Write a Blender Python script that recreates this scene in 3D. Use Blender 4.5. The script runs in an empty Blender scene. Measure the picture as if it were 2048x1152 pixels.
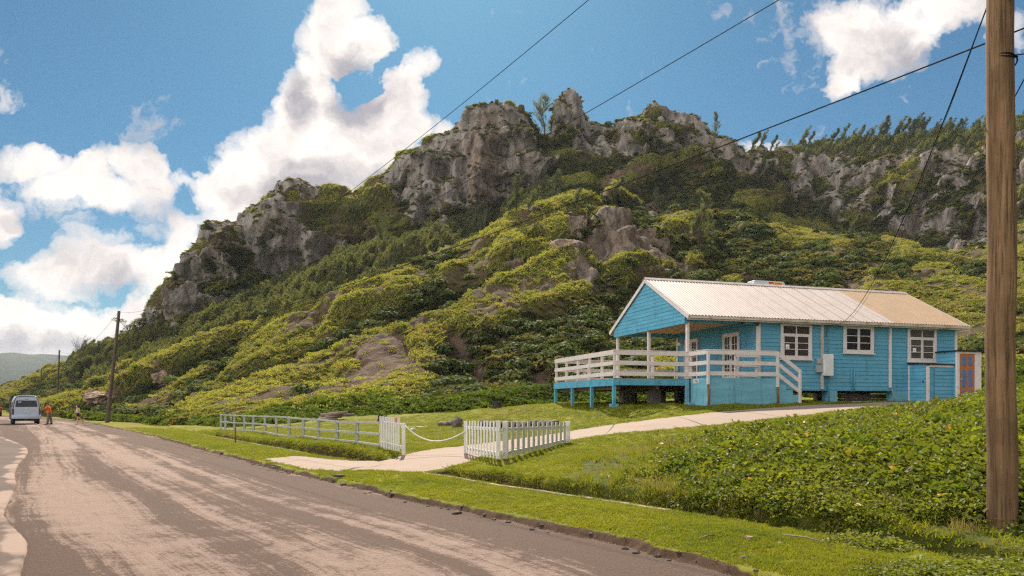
import bpy, bmesh, math, random
import numpy as np
from mathutils import Vector, Matrix, Quaternion
random.seed(7); rng = np.random.default_rng(11)
SC = bpy.context.scene
COL = SC.collection
R = math.radians
# ---- camera model used to survey the photograph: eye 1.5 m, level, lens shifted up ----
EYE, HOR, FOC = 1.5, 810.0, 1500.0
def P(px, py, Y):
    return Vector(((px-1024)/FOC*Y, Y, EYE-(py-HOR)/FOC*Y))
cam = bpy.data.cameras.new('camera'); camo = bpy.data.objects.new('camera', cam); COL.objects.link(camo)
cam.lens = 36*FOC/2048; cam.sensor_width = 36; cam.shift_y = (HOR-576)/2048; cam.clip_end = 20000; cam.clip_start = .1
camo.location = (0, 0, EYE); camo.rotation_euler = (R(90), 0, 0); SC.camera = camo
SC.view_settings.view_transform = 'Standard'; SC.view_settings.look = 'None'; SC.view_settings.gamma = 1
SC.view_settings.exposure = 0.85
SC.cycles.use_adaptive_sampling = True; SC.cycles.adaptive_threshold = .01; SC.cycles.use_denoising = False; SC.cycles.volume_bounces = 0; SC.cycles.time_limit = 1000
SC.cycles.pixel_filter_type = 'BLACKMAN_HARRIS'; SC.cycles.filter_width = 1.3
SC.cycles.max_bounces = 6; SC.cycles.transparent_max_bounces = 8
SC.cycles.diffuse_bounces = 3; SC.cycles.glossy_bounces = 2; SC.cycles.transmission_bounces = 4

# ---------------------------------------------------------------- noise
_perm = np.random.default_rng(5).permutation(256); _perm = np.concatenate([_perm, _perm])
_g = np.random.default_rng(6).normal(size=(256, 3)); _g /= np.linalg.norm(_g, axis=1)[:, None]
def perlin(x, y, z):
    xi = np.floor(x).astype(int); yi = np.floor(y).astype(int); zi = np.floor(z).astype(int)
    xf, yf, zf = x-xi, y-yi, z-zi
    u, v, w = [t*t*t*(t*(t*6-15)+10) for t in (xf, yf, zf)]
    def gr(i, j, k):
        h = _perm[_perm[_perm[(xi+i) & 255]+((yi+j) & 255)]+((zi+k) & 255)]
        g = _g[h]
        return g[..., 0]*(xf-i)+g[..., 1]*(yf-j)+g[..., 2]*(zf-k)
    L = lambda a, b, t: a+t*(b-a)
    return 1.6*L(L(L(gr(0,0,0), gr(1,0,0), u), L(gr(0,1,0), gr(1,1,0), u), v),
             L(L(gr(0,0,1), gr(1,0,1), u), L(gr(0,1,1), gr(1,1,1), u), v), w)
def fbm(x, y, z, oct=4, gain=.5, lac=2.03):
    a, s, r = 1, 0, 0
    for i in range(oct):
        r = r+a*perlin(x, y, z); s += a; a *= gain; x = x*lac+17.3; y = y*lac+5.1; z = z*lac+9.7
    return r/s
def ridged(x, y, z, oct=5, gain=.5, lac=2.1):
    a, s, r = 1, 0, 0
    for i in range(oct):
        r = r+a*(1-2*np.abs(perlin(x, y, z))); s += a; a *= gain; x = x*lac+7.3; y = y*lac+15.1; z = z*lac+3.7
    return r/s
def sstep(x, a, b):
    t = np.clip((x-a)/(b-a), 0, 1); return t*t*(3-2*t)

# ---------------------------------------------------------------- materials
def new_mat(name):
    m = bpy.data.materials.new(name); m.use_nodes = True
    nt = m.node_tree; nt.nodes.clear()
    return m, nt
class NT:
    def __init__(s, nt): s.nt = nt
    def n(s, typ, **kw):
        nd = s.nt.nodes.new(typ)
        ins = kw.pop('ins', {})
        for k, v in kw.items(): setattr(nd, k, v)
        for k, v in ins.items():
            if isinstance(v, bpy.types.NodeSocket): s.nt.links.new(v, nd.inputs[k])
            else: nd.inputs[k].default_value = v
        return nd
    def math(s, op, a, b=0., c=None, clamp=False):
        i = {0: a, 1: b}
        if c is not None: i[2] = c
        return s.n('ShaderNodeMath', operation=op, use_clamp=clamp, ins=i).outputs[0]
    def vmath(s, op, a, b=(0, 0, 0), out=0):
        return s.n('ShaderNodeVectorMath', operation=op, ins={0: a, 1: b}).outputs[out]
    def noise(s, vec, scale, detail=4, rough=.55, dist=0, out=0):
        i = {'Scale': scale, 'Detail': detail, 'Roughness': rough, 'Distortion': dist}
        if vec is not None: i['Vector'] = vec
        return s.n('ShaderNodeTexNoise', ins=i).outputs[out]
    def ramp(s, f, stops, interp='LINEAR'):
        nd = s.n('ShaderNodeValToRGB', ins={0: f}); cr = nd.color_ramp; cr.interpolation = interp
        while len(cr.elements) < len(stops): cr.elements.new(.5)
        for e, (p, c) in zip(cr.elements, stops):
            e.position = p; e.color = (c if isinstance(c, (tuple, list)) else (c, c, c))[:3]+(1,) if not isinstance(c, (int, float)) else (c, c, c, 1)
        return nd.outputs[0]
    def mix(s, f, a, b, mode='MIX'):
        nd = s.n('ShaderNodeMix', data_type='RGBA', blend_type=mode, ins={0: f})
        for k, v in ((6, a), (7, b)):
            if isinstance(v, bpy.types.NodeSocket): s.nt.links.new(v, nd.inputs[k])
            else: nd.inputs[k].default_value = tuple(v)[:3]+(1,)
        return nd.outputs[2]
    def attr(s, name, out='Fac'): return s.n('ShaderNodeAttribute', attribute_name=name).outputs[out]
    def obj(s): return s.n('ShaderNodeTexCoord').outputs['Object']
    def geo(s, out='Position'): return s.n('ShaderNodeNewGeometry').outputs[out]
    def scale(s, v, sc): return s.vmath('MULTIPLY', v, sc)
    def bump(s, h, strength=.5, dist=.02, normal=None):
        i = {'Height': h, 'Strength': strength, 'Distance': dist}
        if normal is not None: i['Normal'] = normal
        return s.n('ShaderNodeBump', ins=i).outputs[0]
    def bsdf(s, col, rough=.8, normal=None, spec=.3, metal=0., extra={}):
        nd = s.n('ShaderNodeBsdfPrincipled')
        for k, v in (('Base Color', col), ('Roughness', rough), ('Metallic', metal), ('Specular IOR Level', spec), ('Normal', normal)):
            if v is None: continue
            if isinstance(v, bpy.types.NodeSocket): s.nt.links.new(v, nd.inputs[k])
            elif k == 'Base Color': nd.inputs[k].default_value = tuple(v)[:3]+(1,)
            else: nd.inputs[k].default_value = v
        for k, v in extra.items(): nd.inputs[k].default_value = v
        return nd.outputs[0]
    def out(s, sh): s.nt.links.new(sh, s.n('ShaderNodeOutputMaterial').inputs[0])
def hexc(r, g, b):
    f = lambda c: (c/255/12.92 if c/255 <= .04045 else ((c/255+.055)/1.055)**2.4)
    return (f(r), f(g), f(b))
MATS = {}
def paint(name, col, rough=.6, var=.12, scale=6, dirt=None, dirt_amt=.3, bump=.15, spec=.3, metal=0, stretch=(1, 1, 1)):
    """weathered paint / plain material with uneven colour"""
    if name in MATS: return MATS[name]
    m, nt = new_mat(name); N = NT(nt)
    co = N.scale(N.obj(), stretch)
    n1 = N.noise(co, scale, 5, .65)
    c = N.mix(N.ramp(n1, [(.3, 0.), (.7, 1.)]), [x*(1-var) for x in col], [min(1, x*(1+var)) for x in col])
    if dirt:
        n2 = N.noise(co, scale*.6, 6, .7, .6)
        c = N.mix(N.math('MULTIPLY', N.ramp(n2, [(.5, 0.), (.68, 1.)]), dirt_amt), c, dirt)
    nb = N.noise(co, scale*8, 3)
    N.out(N.bsdf(c, rough, N.bump(nb, bump, .01), spec, metal)); MATS[name] = m
    return m

# ---------------------------------------------------------------- mesh building
class MB:
    """collects shapes and links them as ONE mesh object"""
    def __init__(s): s.v = []; s.f = []; s.mi = []; s.smooth = []
    def add(s, vs, fs, mi=0, smooth=False):
        o = len(s.v); s.v += [tuple(v) for v in vs]
        for f in fs: s.f.append(tuple(i+o for i in f)); s.mi.append(mi); s.smooth.append(smooth)
    def box(s, a, b, mi=0, bev=0.0):
        x0, y0, z0 = [min(p, q) for p, q in zip(a, b)]; x1, y1, z1 = [max(p, q) for p, q in zip(a, b)]
        s.add([(x0,y0,z0),(x1,y0,z0),(x1,y1,z0),(x0,y1,z0),(x0,y0,z1),(x1,y0,z1),(x1,y1,z1),(x0,y1,z1)],
              [(0,3,2,1),(4,5,6,7),(0,1,5,4),(1,2,6,5),(2,3,7,6),(3,0,4,7)], mi)
    def beam(s, p, q, w, h, up=(0, 0, 1), mi=0):
        """rectangular bar from p to q, w across, h along 'up'"""
        p, q = Vector(p), Vector(q); d = (q-p).normalized(); up = Vector(up)
        sd = d.cross(up).normalized()*w/2; u = sd.cross(d).normalized()*h/2
        vs = [p-sd-u, p+sd-u, p+sd+u, p-sd+u, q-sd-u, q+sd-u, q+sd+u, q-sd+u]
        s.add(vs, [(0,1,2,3),(7,6,5,4),(0,4,5,1),(1,5,6,2),(2,6,7,3),(3,7,4,0)], mi)
    def tube(s, pts, r, n=8, mi=0, caps=True, smooth=True):
        pts = [Vector(p) for p in pts]; rs = r if isinstance(r, (list, tuple)) else [r]*len(pts)
        vs, fs = [], []; ref = None
        for i, p in enumerate(pts):
            d = (pts[min(i+1, len(pts)-1)]-pts[max(i-1, 0)]).normalized()
            if ref is None: ref = Vector((0, 0, 1)) if abs(d.z) < .9 else Vector((1, 0, 0))
            a = d.cross(ref).normalized(); b = d.cross(a).normalized(); ref = -(d.cross(a)).normalized() if False else ref
            for k in range(n):
                t = 2*math.pi*k/n; vs.append(p+(a*math.cos(t)+b*math.sin(t))*rs[i])
        for i in range(len(pts)-1):
            for k in range(n):
                fs.append((i*n+k, i*n+(k+1) % n, (i+1)*n+(k+1) % n, (i+1)*n+k))
        if caps: fs += [tuple(range(n))[::-1], tuple(range((len(pts)-1)*n, len(pts)*n))]
        s.add(vs, fs, mi, smooth)
    def prism(s, poly, d, mi=0):
        """poly: list of 3d points (planar), extruded by vector d"""
        n = len(poly); d = Vector(d); vs = [Vector(p) for p in poly]; vs += [v+d for v in vs]
        fs = [tuple(range(n))[::-1], tuple(range(n, 2*n))]+[(i, (i+1) % n, n+(i+1) % n, n+i) for i in range(n)]
        s.add(vs, fs, mi)
    def build(s, name, mat, parent=None, bevel=0, loc=None):
        me = bpy.data.meshes.new(name); me.from_pydata(s.v, [], s.f)
        mats = mat if isinstance(mat, (list, tuple)) else [mat]
        for m in mats: me.materials.append(m)
        me.polygons.foreach_set('material_index', s.mi); me.polygons.foreach_set('use_smooth', s.smooth)
        me.update()
        bm = bmesh.new(); bm.from_mesh(me); bmesh.ops.recalc_face_normals(bm, faces=bm.faces[:])
        bm.to_mesh(me); bm.free()
        o = bpy.data.objects.new(name, me); COL.objects.link(o)
        if parent is not None: o.parent = parent
        if loc is not None: o.location = loc
        if bevel:
            b = o.modifiers.new('bevel', 'BEVEL'); b.width = bevel; b.segments = 2; b.limit_method = 'ANGLE'
        return o
def tag(o, label=None, cat=None, group=None, kind=None):
    for k, v in (('label', label), ('category', cat), ('group', group), ('kind', kind)):
        if v: o[k] = v
    return o
def empty(name, loc=(0, 0, 0), rz=0, label=None, cat=None, group=None):
    o = bpy.data.objects.new(name, None); COL.objects.link(o); o.location = loc; o.rotation_euler = (0, 0, rz)
    o.empty_display_size = .2
    return tag(o, label, cat, group)
def copy_tree(o, parent=None):
    c = o.copy(); COL.objects.link(c)
    if parent is not None: c.parent = parent
    for ch in list(o.children): copy_tree(ch, c)
    return c
def grid_mesh(name, V, nr, nc, mats, fmask=None, fmat=None, attrs=None, smooth=True):
    """V: (nr*nc,3) array; faces by numpy; returns object"""
    idx = np.arange(nr*nc).reshape(nr, nc)
    q = np.stack([idx[:-1, :-1], idx[:-1, 1:], idx[1:, 1:], idx[1:, :-1]], -1).reshape(-1, 4)
    if fmask is not None:
        q = q[fmask.reshape(-1)]
        used = np.unique(q); remap = -np.ones(nr*nc, int); remap[used] = np.arange(len(used)); q = remap[q]
    else: used = np.arange(nr*nc)
    me = bpy.data.meshes.new(name); me.vertices.add(len(used)); me.vertices.foreach_set('co', V[used].astype(np.float32).ravel())
    me.loops.add(len(q)*4); me.loops.foreach_set('vertex_index', q.astype(np.int32).ravel())
    me.polygons.add(len(q)); me.polygons.foreach_set('loop_start', np.arange(len(q), dtype=np.int32)*4)
    me.polygons.foreach_set('loop_total', np.full(len(q), 4, np.int32))
    me.polygons.foreach_set('use_smooth', np.full(len(q), smooth))
    for m in mats: me.materials.append(m)
    if fmat is not None: me.polygons.foreach_set('material_index', fmat.reshape(-1).astype(np.int32))
    me.update(calc_edges=True)
    for k, a in (attrs or {}).items():
        if a.ndim == 1:
            at = me.attributes.new(k, 'FLOAT', 'POINT'); at.data.foreach_set('value', a[used].astype(np.float32))
        else:
            at = me.attributes.new(k, 'FLOAT_VECTOR', 'POINT'); at.data.foreach_set('vector', a[used].astype(np.float32).ravel())
    o = bpy.data.objects.new(name, me); COL.objects.link(o)
    return o
# instanced 'stuff': points carry scale / rotation / which; prototypes live in an unlinked collection
def scatter(name, pts, rots, scales, protos, pick, tint, label, cat):
    me = bpy.data.meshes.new(name); n = len(pts)
    me.vertices.add(n); me.vertices.foreach_set('co', np.asarray(pts, np.float32).ravel())
    a = me.attributes.new('rot', 'FLOAT_VECTOR', 'POINT'); a.data.foreach_set('vector', np.asarray(rots, np.float32).ravel())
    a = me.attributes.new('scl', 'FLOAT_VECTOR', 'POINT'); a.data.foreach_set('vector', np.asarray(scales, np.float32).ravel())
    a = me.attributes.new('pick', 'INT', 'POINT'); a.data.foreach_set('value', np.asarray(pick, np.int32))
    a = me.attributes.new('tint', 'FLOAT', 'POINT'); a.data.foreach_set('value', np.asarray(tint, np.float32))
    o = bpy.data.objects.new(name, me); COL.objects.link(o)
    pc = bpy.data.collections.new(name+'_leaves')
    for i, p in enumerate(protos): pc.objects.link(p)
    ng = bpy.data.node_groups.new(name, 'GeometryNodeTree')
    ng.interface.new_socket('Geometry', in_out='INPUT', socket_type='NodeSocketGeometry')
    ng.interface.new_socket('Geometry', in_out='OUTPUT', socket_type='NodeSocketGeometry')
    N = ng.nodes; L = ng.links.new
    gi = N.new('NodeGroupInput'); go = N.new('NodeGroupOutput')
    ci = N.new('GeometryNodeCollectionInfo'); ci.inputs['Collection'].default_value = pc
    ci.inputs['Separate Children'].default_value = True; ci.inputs['Reset Children'].default_value = True
    ip = N.new('GeometryNodeInstanceOnPoints'); ip.inputs['Pick Instance'].default_value = True
    def na(nm, t):
        q = N.new('GeometryNodeInputNamedAttribute'); q.data_type = t; q.inputs['Name'].default_value = nm
        return q.outputs['Attribute']
    mp = N.new('GeometryNodeMeshToPoints'); L(gi.outputs[0], mp.inputs[0])
    L(mp.outputs[0], ip.inputs['Points']); L(ci.outputs[0], ip.inputs['Instance'])
    L(na('pick', 'INT'), ip.inputs['Instance Index']); L(na('scl', 'FLOAT_VECTOR'), ip.inputs['Scale'])
    er = N.new('FunctionNodeEulerToRotation'); L(na('rot', 'FLOAT_VECTOR'), er.inputs[0]); L(er.outputs[0], ip.inputs['Rotation'])
    L(ip.outputs[0], go.inputs[0])
    md = o.modifiers.new('scatter', 'NODES'); md.node_group = ng
    return tag(o, label, cat, kind='stuff')
def proto(name, verts, faces, mat, smooth=False):
    me = bpy.data.meshes.new(name); me.from_pydata(verts, [], faces); me.materials.append(mat)
    if smooth: me.polygons.foreach_set('use_smooth', [True]*len(me.polygons))
    me.update(); return bpy.data.objects.new(name, me)

# ---------------------------------------------------------------- light
SUN_EL, SUN_AZ = R(42), R(-5)          # azimuth from +Y towards +X
sd = Vector((math.sin(SUN_AZ)*math.cos(SUN_EL), math.cos(SUN_AZ)*math.cos(SUN_EL), math.sin(SUN_EL)))
sl = bpy.data.lights.new('sun', 'SUN'); sl.energy = 5.0; sl.angle = R(.5); sl.color = (1, .89, .74)
so = bpy.data.objects.new('sun', sl); COL.objects.link(so); so.rotation_euler = (-sd).to_track_quat('-Z', 'Y').to_euler(); so.location = sd*100
W = bpy.data.worlds.new('World'); SC.world = W; W.use_nodes = True
nt = W.node_tree; nt.nodes.clear(); N = NT(nt)
sky = N.n('ShaderNodeTexSky', sky_type='NISHITA', sun_disc=False, sun_elevation=SUN_EL, sun_rotation=SUN_AZ, altitude=0, air_density=1., dust_density=.6, ozone_density=2.5)
d = N.n('ShaderNodeTexCoord').outputs['Generated']
sx = N.n('ShaderNodeSeparateXYZ', ins={0: d})
yy = N.math('MAXIMUM', N.math('ABSOLUTE', sx.outputs[1]), .08)
uv = N.n('ShaderNodeCombineXYZ', ins={0: N.math('DIVIDE', sx.outputs[0], yy), 1: N.math('DIVIDE', sx.outputs[2], yy), 2: 0.}).outputs[0]
w1 = N.noise(uv, 5, 5, .6, out=1)
w2 = N.noise(uv, 22, 4, .6, out=1)
wv = N.vmath('ADD', N.scale(N.vmath('SUBTRACT', w1, (.5, .5, .5)), (.10, .085, 0)), N.scale(N.vmath('SUBTRACT', w2, (.5, .5, .5)), (.045, .045, 0)))
uvw = N.vmath('ADD', uv, wv)
def blobs(lst, vec):
    acc = None
    for b in lst:
        px, py, rx, ry = b[:4]; k = b[4] if len(b) > 4 else 1.
        c = ((px-1024)/FOC, (HOR-py)/FOC); ir = (FOC/rx, FOC/ry)
        q = N.n('ShaderNodeVectorMath', operation='MULTIPLY_ADD', ins={0: vec, 1: (ir[0], ir[1], 0), 2: (-c[0]*ir[0], -c[1]*ir[1], 0)}).outputs[0]
        dd = N.vmath('DOT_PRODUCT', q, q, out=1)
        e = N.math('SUBTRACT', 1., dd, clamp=True)
        acc = N.math('MULTIPLY', e, k) if acc is None else N.math('MULTIPLY_ADD', e, k, acc)
    return acc
CL = [(705,30,80,75),(650,90,75,65),(720,95,70,60),(765,70,45,55),(605,175,75,75),(650,215,60,70),(575,255,85,75),(650,300,120,100),(760,275,95,90),
 (830,130,48,42),(800,165,40,30),(812,225,50,60),(770,205,40,35),(500,300,60,50),(560,370,130,80),(700,375,140,70),(470,370,65,65),(460,430,80,50),(850,330,60,50),
 (700,148,26,18,-1.1),(735,176,36,20,-1.1),(760,140,20,14,-.8),(640,30,40,30,.5),(880,262,50,30,.8),(640,-30,100,40,.6),
 (60,310,90,42,.95),(130,350,100,52,.95),(210,330,70,45,.8),(300,330,75,50,.9),(150,400,120,55,.85),(270,400,100,55,.85),(200,470,120,40,.6),(400,385,45,40,.7),(340,370,60,45,.6),
 (150,535,130,55,.8),(270,530,110,45,.8),(370,480,65,55),(330,540,70,60,.8),(60,545,90,45,.5),(95,620,130,60),(0,640,110,60),(210,640,150,50,.7),(100,690,260,55),(280,640,80,60,.9),
 (350,600,120,60,.8),(0,450,60,55,.8),(10,195,60,50,.55),(-20,400,90,80,.7),(350,690,200,50),
 (1690,50,70,70),(1705,125,65,60),(1790,60,110,75),(1890,20,120,55),(1685,170,45,38),(1790,120,90,50,.9),(1850,90,80,40,.5),(1970,190,35,45,.45),
 (1520,285,80,22,.7),(1010,-30,140,28,.35),(2040,60,80,60,.5),(1640,60,50,50,.4)]
den = blobs(CL, uvw)
fb = N.noise(uvw, 9, 9, .64)
fb2 = N.noise(uv, 3.2, 3, .5)
dn = N.math('ADD', N.math('MINIMUM', den, 1.15), N.math('MULTIPLY', N.math('SUBTRACT', fb, .5), 3.0))
mask = N.ramp(dn, [(.28, 0.), (.5, .5), (.9, 1.)])
# unseen bright clouds added behind the camera and overhead as fill light
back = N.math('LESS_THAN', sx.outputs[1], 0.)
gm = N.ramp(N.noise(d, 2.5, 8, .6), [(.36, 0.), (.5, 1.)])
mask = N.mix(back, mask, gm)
SH = [(600,200,40,80,.9),(700,215,70,50,.9),(705,130,40,60,.8),(660,360,160,50,.8),(780,380,80,40,.7),(560,400,130,40,.7),(100,680,200,40,.7),(240,560,110,30,.5),(1800,130,110,40,.7),(1750,80,90,40,.45),(80,430,90,30,.6),(230,440,90,25,.5)]
shd = blobs(SH, uvw)
fs = N.noise(uvw, 9, 9, .62)
sh = N.math('MULTIPLY_ADD', N.math('SUBTRACT', fs, .44), 3.0, N.math('MULTIPLY', shd, .95), clamp=True)
ccol0 = N.mix(sh, (6.0, 5.5, 5.1), (2.4, 2.3, 2.5))
skc = N.mix(1., sky.outputs[0], (.135, .29, .35), 'MULTIPLY')
hz = N.ramp(N.math('ABSOLUTE', sx.outputs[2]), [(0., 1.), (.3, 0.)])
skc = N.mix(N.math('MULTIPLY', hz, .25), skc, (1.7, 2.7, 3.3))
bk_ = N.math('MULTIPLY_ADD', N.math('MULTIPLY', sx.outputs[0], -1., clamp=True), 17., 3.7); ccol = N.mix(back, ccol0, N.n('ShaderNodeCombineXYZ', ins={0: bk_, 1: N.math('MULTIPLY', bk_, .97), 2: N.math('MULTIPLY', bk_, .96)}).outputs[0])  # added fill clouds grow brighter toward the left
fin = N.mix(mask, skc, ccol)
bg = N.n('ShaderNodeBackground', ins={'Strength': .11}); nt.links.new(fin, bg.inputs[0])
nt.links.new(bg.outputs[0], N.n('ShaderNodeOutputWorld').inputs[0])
W.cycles.sampling_method = 'MANUAL'; W.cycles.sample_map_resolution = 512
# ================================================================ GROUND NEAR THE CAMERA
EDGE = np.array([(7.4,-2.5),(4.5,2),(1.8,6.74),(.92,8.2),(-.67,10.46),(-1.71,11.78),(-3.17,13.98),(-4.85,16.4),(-7.3,20.2),(-10.3,24.85),(-18,37),(-27.5,51),(-32.5,58.5),(-44,74),(-62,95),(-88,121),(-124,152),(-174,187)], float)
def catmull(pts, n=24):
    pts = np.asarray(pts, float); p = np.vstack([2*pts[0]-pts[1], pts, 2*pts[-1]-pts[-2]]); out = []
    t = np.linspace(0, 1, n, endpoint=False)[:, None]
    for i in range(1, len(p)-2):
        a, b, c, d = p[i-1:i+3]
        out.append(.5*((2*b)+(-a+c)*t+(2*a-5*b+4*c-d)*t*t+(-a+3*b-3*c+d)*t**3))
    return np.vstack(out+[pts[-1][None]])
EP = catmull(EDGE, 10); EL = np.concatenate([[0], np.cumsum(np.linalg.norm(np.diff(EP, axis=0), axis=1))])
def poly_dist(X, Y, PL, LL):
    """signed distance (positive to the right of the polyline's direction) and arc length"""
    X = np.atleast_1d(X).astype(float); Y = np.atleast_1d(Y).astype(float)
    best = np.full(X.shape, 1e9); sg = np.zeros(X.shape); tt = np.zeros(X.shape)
    for i in range(len(PL)-1):
        a = PL[i]; dv = PL[i+1]-a; L2 = dv@dv
        t = np.clip(((X-a[0])*dv[0]+(Y-a[1])*dv[1])/L2, 0, 1)
        ex = X-a[0]-t*dv[0]; ey = Y-a[1]-t*dv[1]; d2 = ex*ex+ey*ey
        cr = dv[1]*(X-a[0])-dv[0]*(Y-a[1])
        m = d2 < best
        best = np.where(m, d2, best); sg = np.where(m, np.sign(cr), sg); tt = np.where(m, LL[i]+t*math.sqrt(L2), tt)
    return np.sqrt(best)*sg, tt
def road_st(X, Y): return poly_dist(X, Y, EP, EL)
# driveway centre line (px,py,depth)
DRV = [P(*q) for q in [(515,919,19.6),(620,924,18.5),(720,926,17.7),(800,923,17.8),(880,912,19.3),(945,900,21.1),(1010,890,22.6),(1080,880,23.8),(1180,866,24.8),(1300,847,24.4),(1424,834,24.6),(1520,826,25.3),(1609,819,26.6),(1700,812,28.4),(1804,804,30.4),(1950,798,33.5),(2150,790,36)]]
DP = catmull([(q.x, q.y) for q in DRV], 8); DL = np.concatenate([[0], np.cumsum(np.linalg.norm(np.diff(DP, axis=0), axis=1))])
def drv_halfwidth(t): return 1.25+.25*np.exp(-((t-3)/2.0)**2)
# surveyed ground points beyond the roadside ditch: (px, py, depth)
GP = [(q.x, q.y, q.z) for q in DRV]
for q in [(990,936,16.7),(960,934,17.1),(1060,922,17.6),(1100,914,18.8),(925,924,17.9),(808,906,20.1),(757,893,22),(990,918,17.5),(930,906,19.3),(1135,888,22),(1060,904,19.5),(714,886,23.5),(674,883,25.6),(637,880,28),(578,876,32),(500,866,39),(442,859,47),(587,853,58),
          (850,848,42),(850,872,28),(930,868,28),(865,892,23.4),(1050,858,29),(1135,853,28.3),(1200,832,28.6),(1000,846,30.5),(1110,846,29.6),(930,850,31),
          (1227,812,29.4),(1113,806,35.6),(1000,816,35),(950,833,35.5),(905,850,34),(1060,810,36),(860,852,38),(1300,813,29.5),(1372,814,28.6),(1415,814,28.3),(1424,818,27.2),(1520,815,27.6),(1609,811,28.6),(1372,819,27.4),(1500,813,28.8),(1610,808,30),
          (1700,806,31.5),(1912,801,33),(1957,797,33.5),(2048,795,34),
          (700,842,45),(600,846,48),(520,850,50),(780,838,46),(850,828,46),(950,818,44),(700,826,50),(600,835,52),(480,848,52),
          (300,852,58),(250,842,62),(200,838,68),(400,852,52),(350,856,52),(400,868,42),(330,862,48),
          # bank on the right
          (1130,950,14.4),(1130,920,16.4),(1200,965,12.9),(1200,930,15.5),(1250,895,19.5),(1300,890,18.5),(1300,975,11.9),(1400,985,11.1),(1400,930,13.6),(1400,880,18),(1424,852,22.5),(1500,1000,10.2),(1500,930,12.6),
          (1500,880,16.2),(1609,834,23.5),(1600,1010,9.8),(1600,940,11.8),(1600,880,15.4),(1700,1020,9.4),(1700,930,11.6),(1700,860,16.5),(1748,814,25.5),(1800,1035,8.9),(1800,920,11.6),(1800,850,16.5),
          (1870,798,25),(1900,1050,8.5),(1900,900,11.8),(1900,830,17.5),(1957,777,26),(2000,1072,8.2),(2040,1000,9.2),(2048,880,12),(2048,815,17.5),(2060,768,24),(2200,1020,8.6),(2250,860,12),(2250,800,18),(2250,758,25),(2600,860,11),(2600,780,17),(2600,740,26),(2500,1050,8),
          (1750,812,27.5),(1870,800,29)]:
    p = P(*q); GP.append((p.x, p.y, p.z-(.10 if q[0] > 1250 and 9.9 < q[2] < 26 and q[1] > 812 else .45 if q[0] > 1860 and 16 < q[2] < 30 else 0)))
GP += [(5,38,1.6),(10,40,1.62),(16,42,1.7),(23,41,1.85),(2,44,1.5),(30,36,2.3),(28,30,2.3),(-2,48,1.0),(6,48,1.7),(15,49,1.9),(26,49,2.2),(36,47,2.8),(-6,52,1.3),(-12,56,.8),(6,58,4),(-5,62,3)]
# gently above road level along the back of the ditch, elsewhere level
for t_, z_ in ((22,.02),(26,.03),(34,.05),(45,.0),(60,.1),(80,.2),(120,.3)):
    i = np.searchsorted(EL, t_); i = min(i, len(EP)-2); dv = EP[i+1]-EP[i]; dv /= np.linalg.norm(dv); nrm = np.array([dv[1], -dv[0]])
    q = EP[i]+nrm*3.6; GP.append((q[0], q[1], z_+.17))
    q = EP[i]-nrm*9; GP.append((q[0], q[1], -.05))
GP += [(-5,-2,-.05),(-9,4,-.05),(12,2,.2),(8,4,.15),(14,-3,.2),(20,5,.8),(-60,60,-.1),(-90,90,-.1)]
GP = np.array(GP); _c = GP[:, :2]
_d = np.sqrt(((_c[:, None]-_c[None])**2).sum(-1)); _n = len(GP)
_A = np.zeros((_n+3, _n+3)); _A[:_n, :_n] = -_d+np.eye(_n)*.25; _A[:_n, _n] = 1; _A[:_n, _n+1:] = _c; _A[_n, :_n] = 1; _A[_n+1:, :_n] = _c.T
_w = np.linalg.solve(_A, np.concatenate([GP[:, 2], [0, 0, 0]]))
def base_z(X, Y):
    r = _w[_n]+_w[_n+1]*X+_w[_n+2]*Y
    for i in range(_n): r = r-_w[i]*np.sqrt((X-_c[i, 0])**2+(Y-_c[i, 1])**2)
    return r
FT = [(-1500,200),(-500,176),(-150,148),(0,124),(100,91),(200,67),(290,61),(400,51.5),(550,49.5),(700,49.5),(850,49.5),(1000,49.5),(1500,49.5),(1960,47.5),(2048,45.5),(2250,43.5),(3300,39)]
def foot_Y(X, Y): return np.interp(X/np.maximum(Y, 1)*FOC+1024, [f[0] for f in FT], [f[1] for f in FT])
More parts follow.
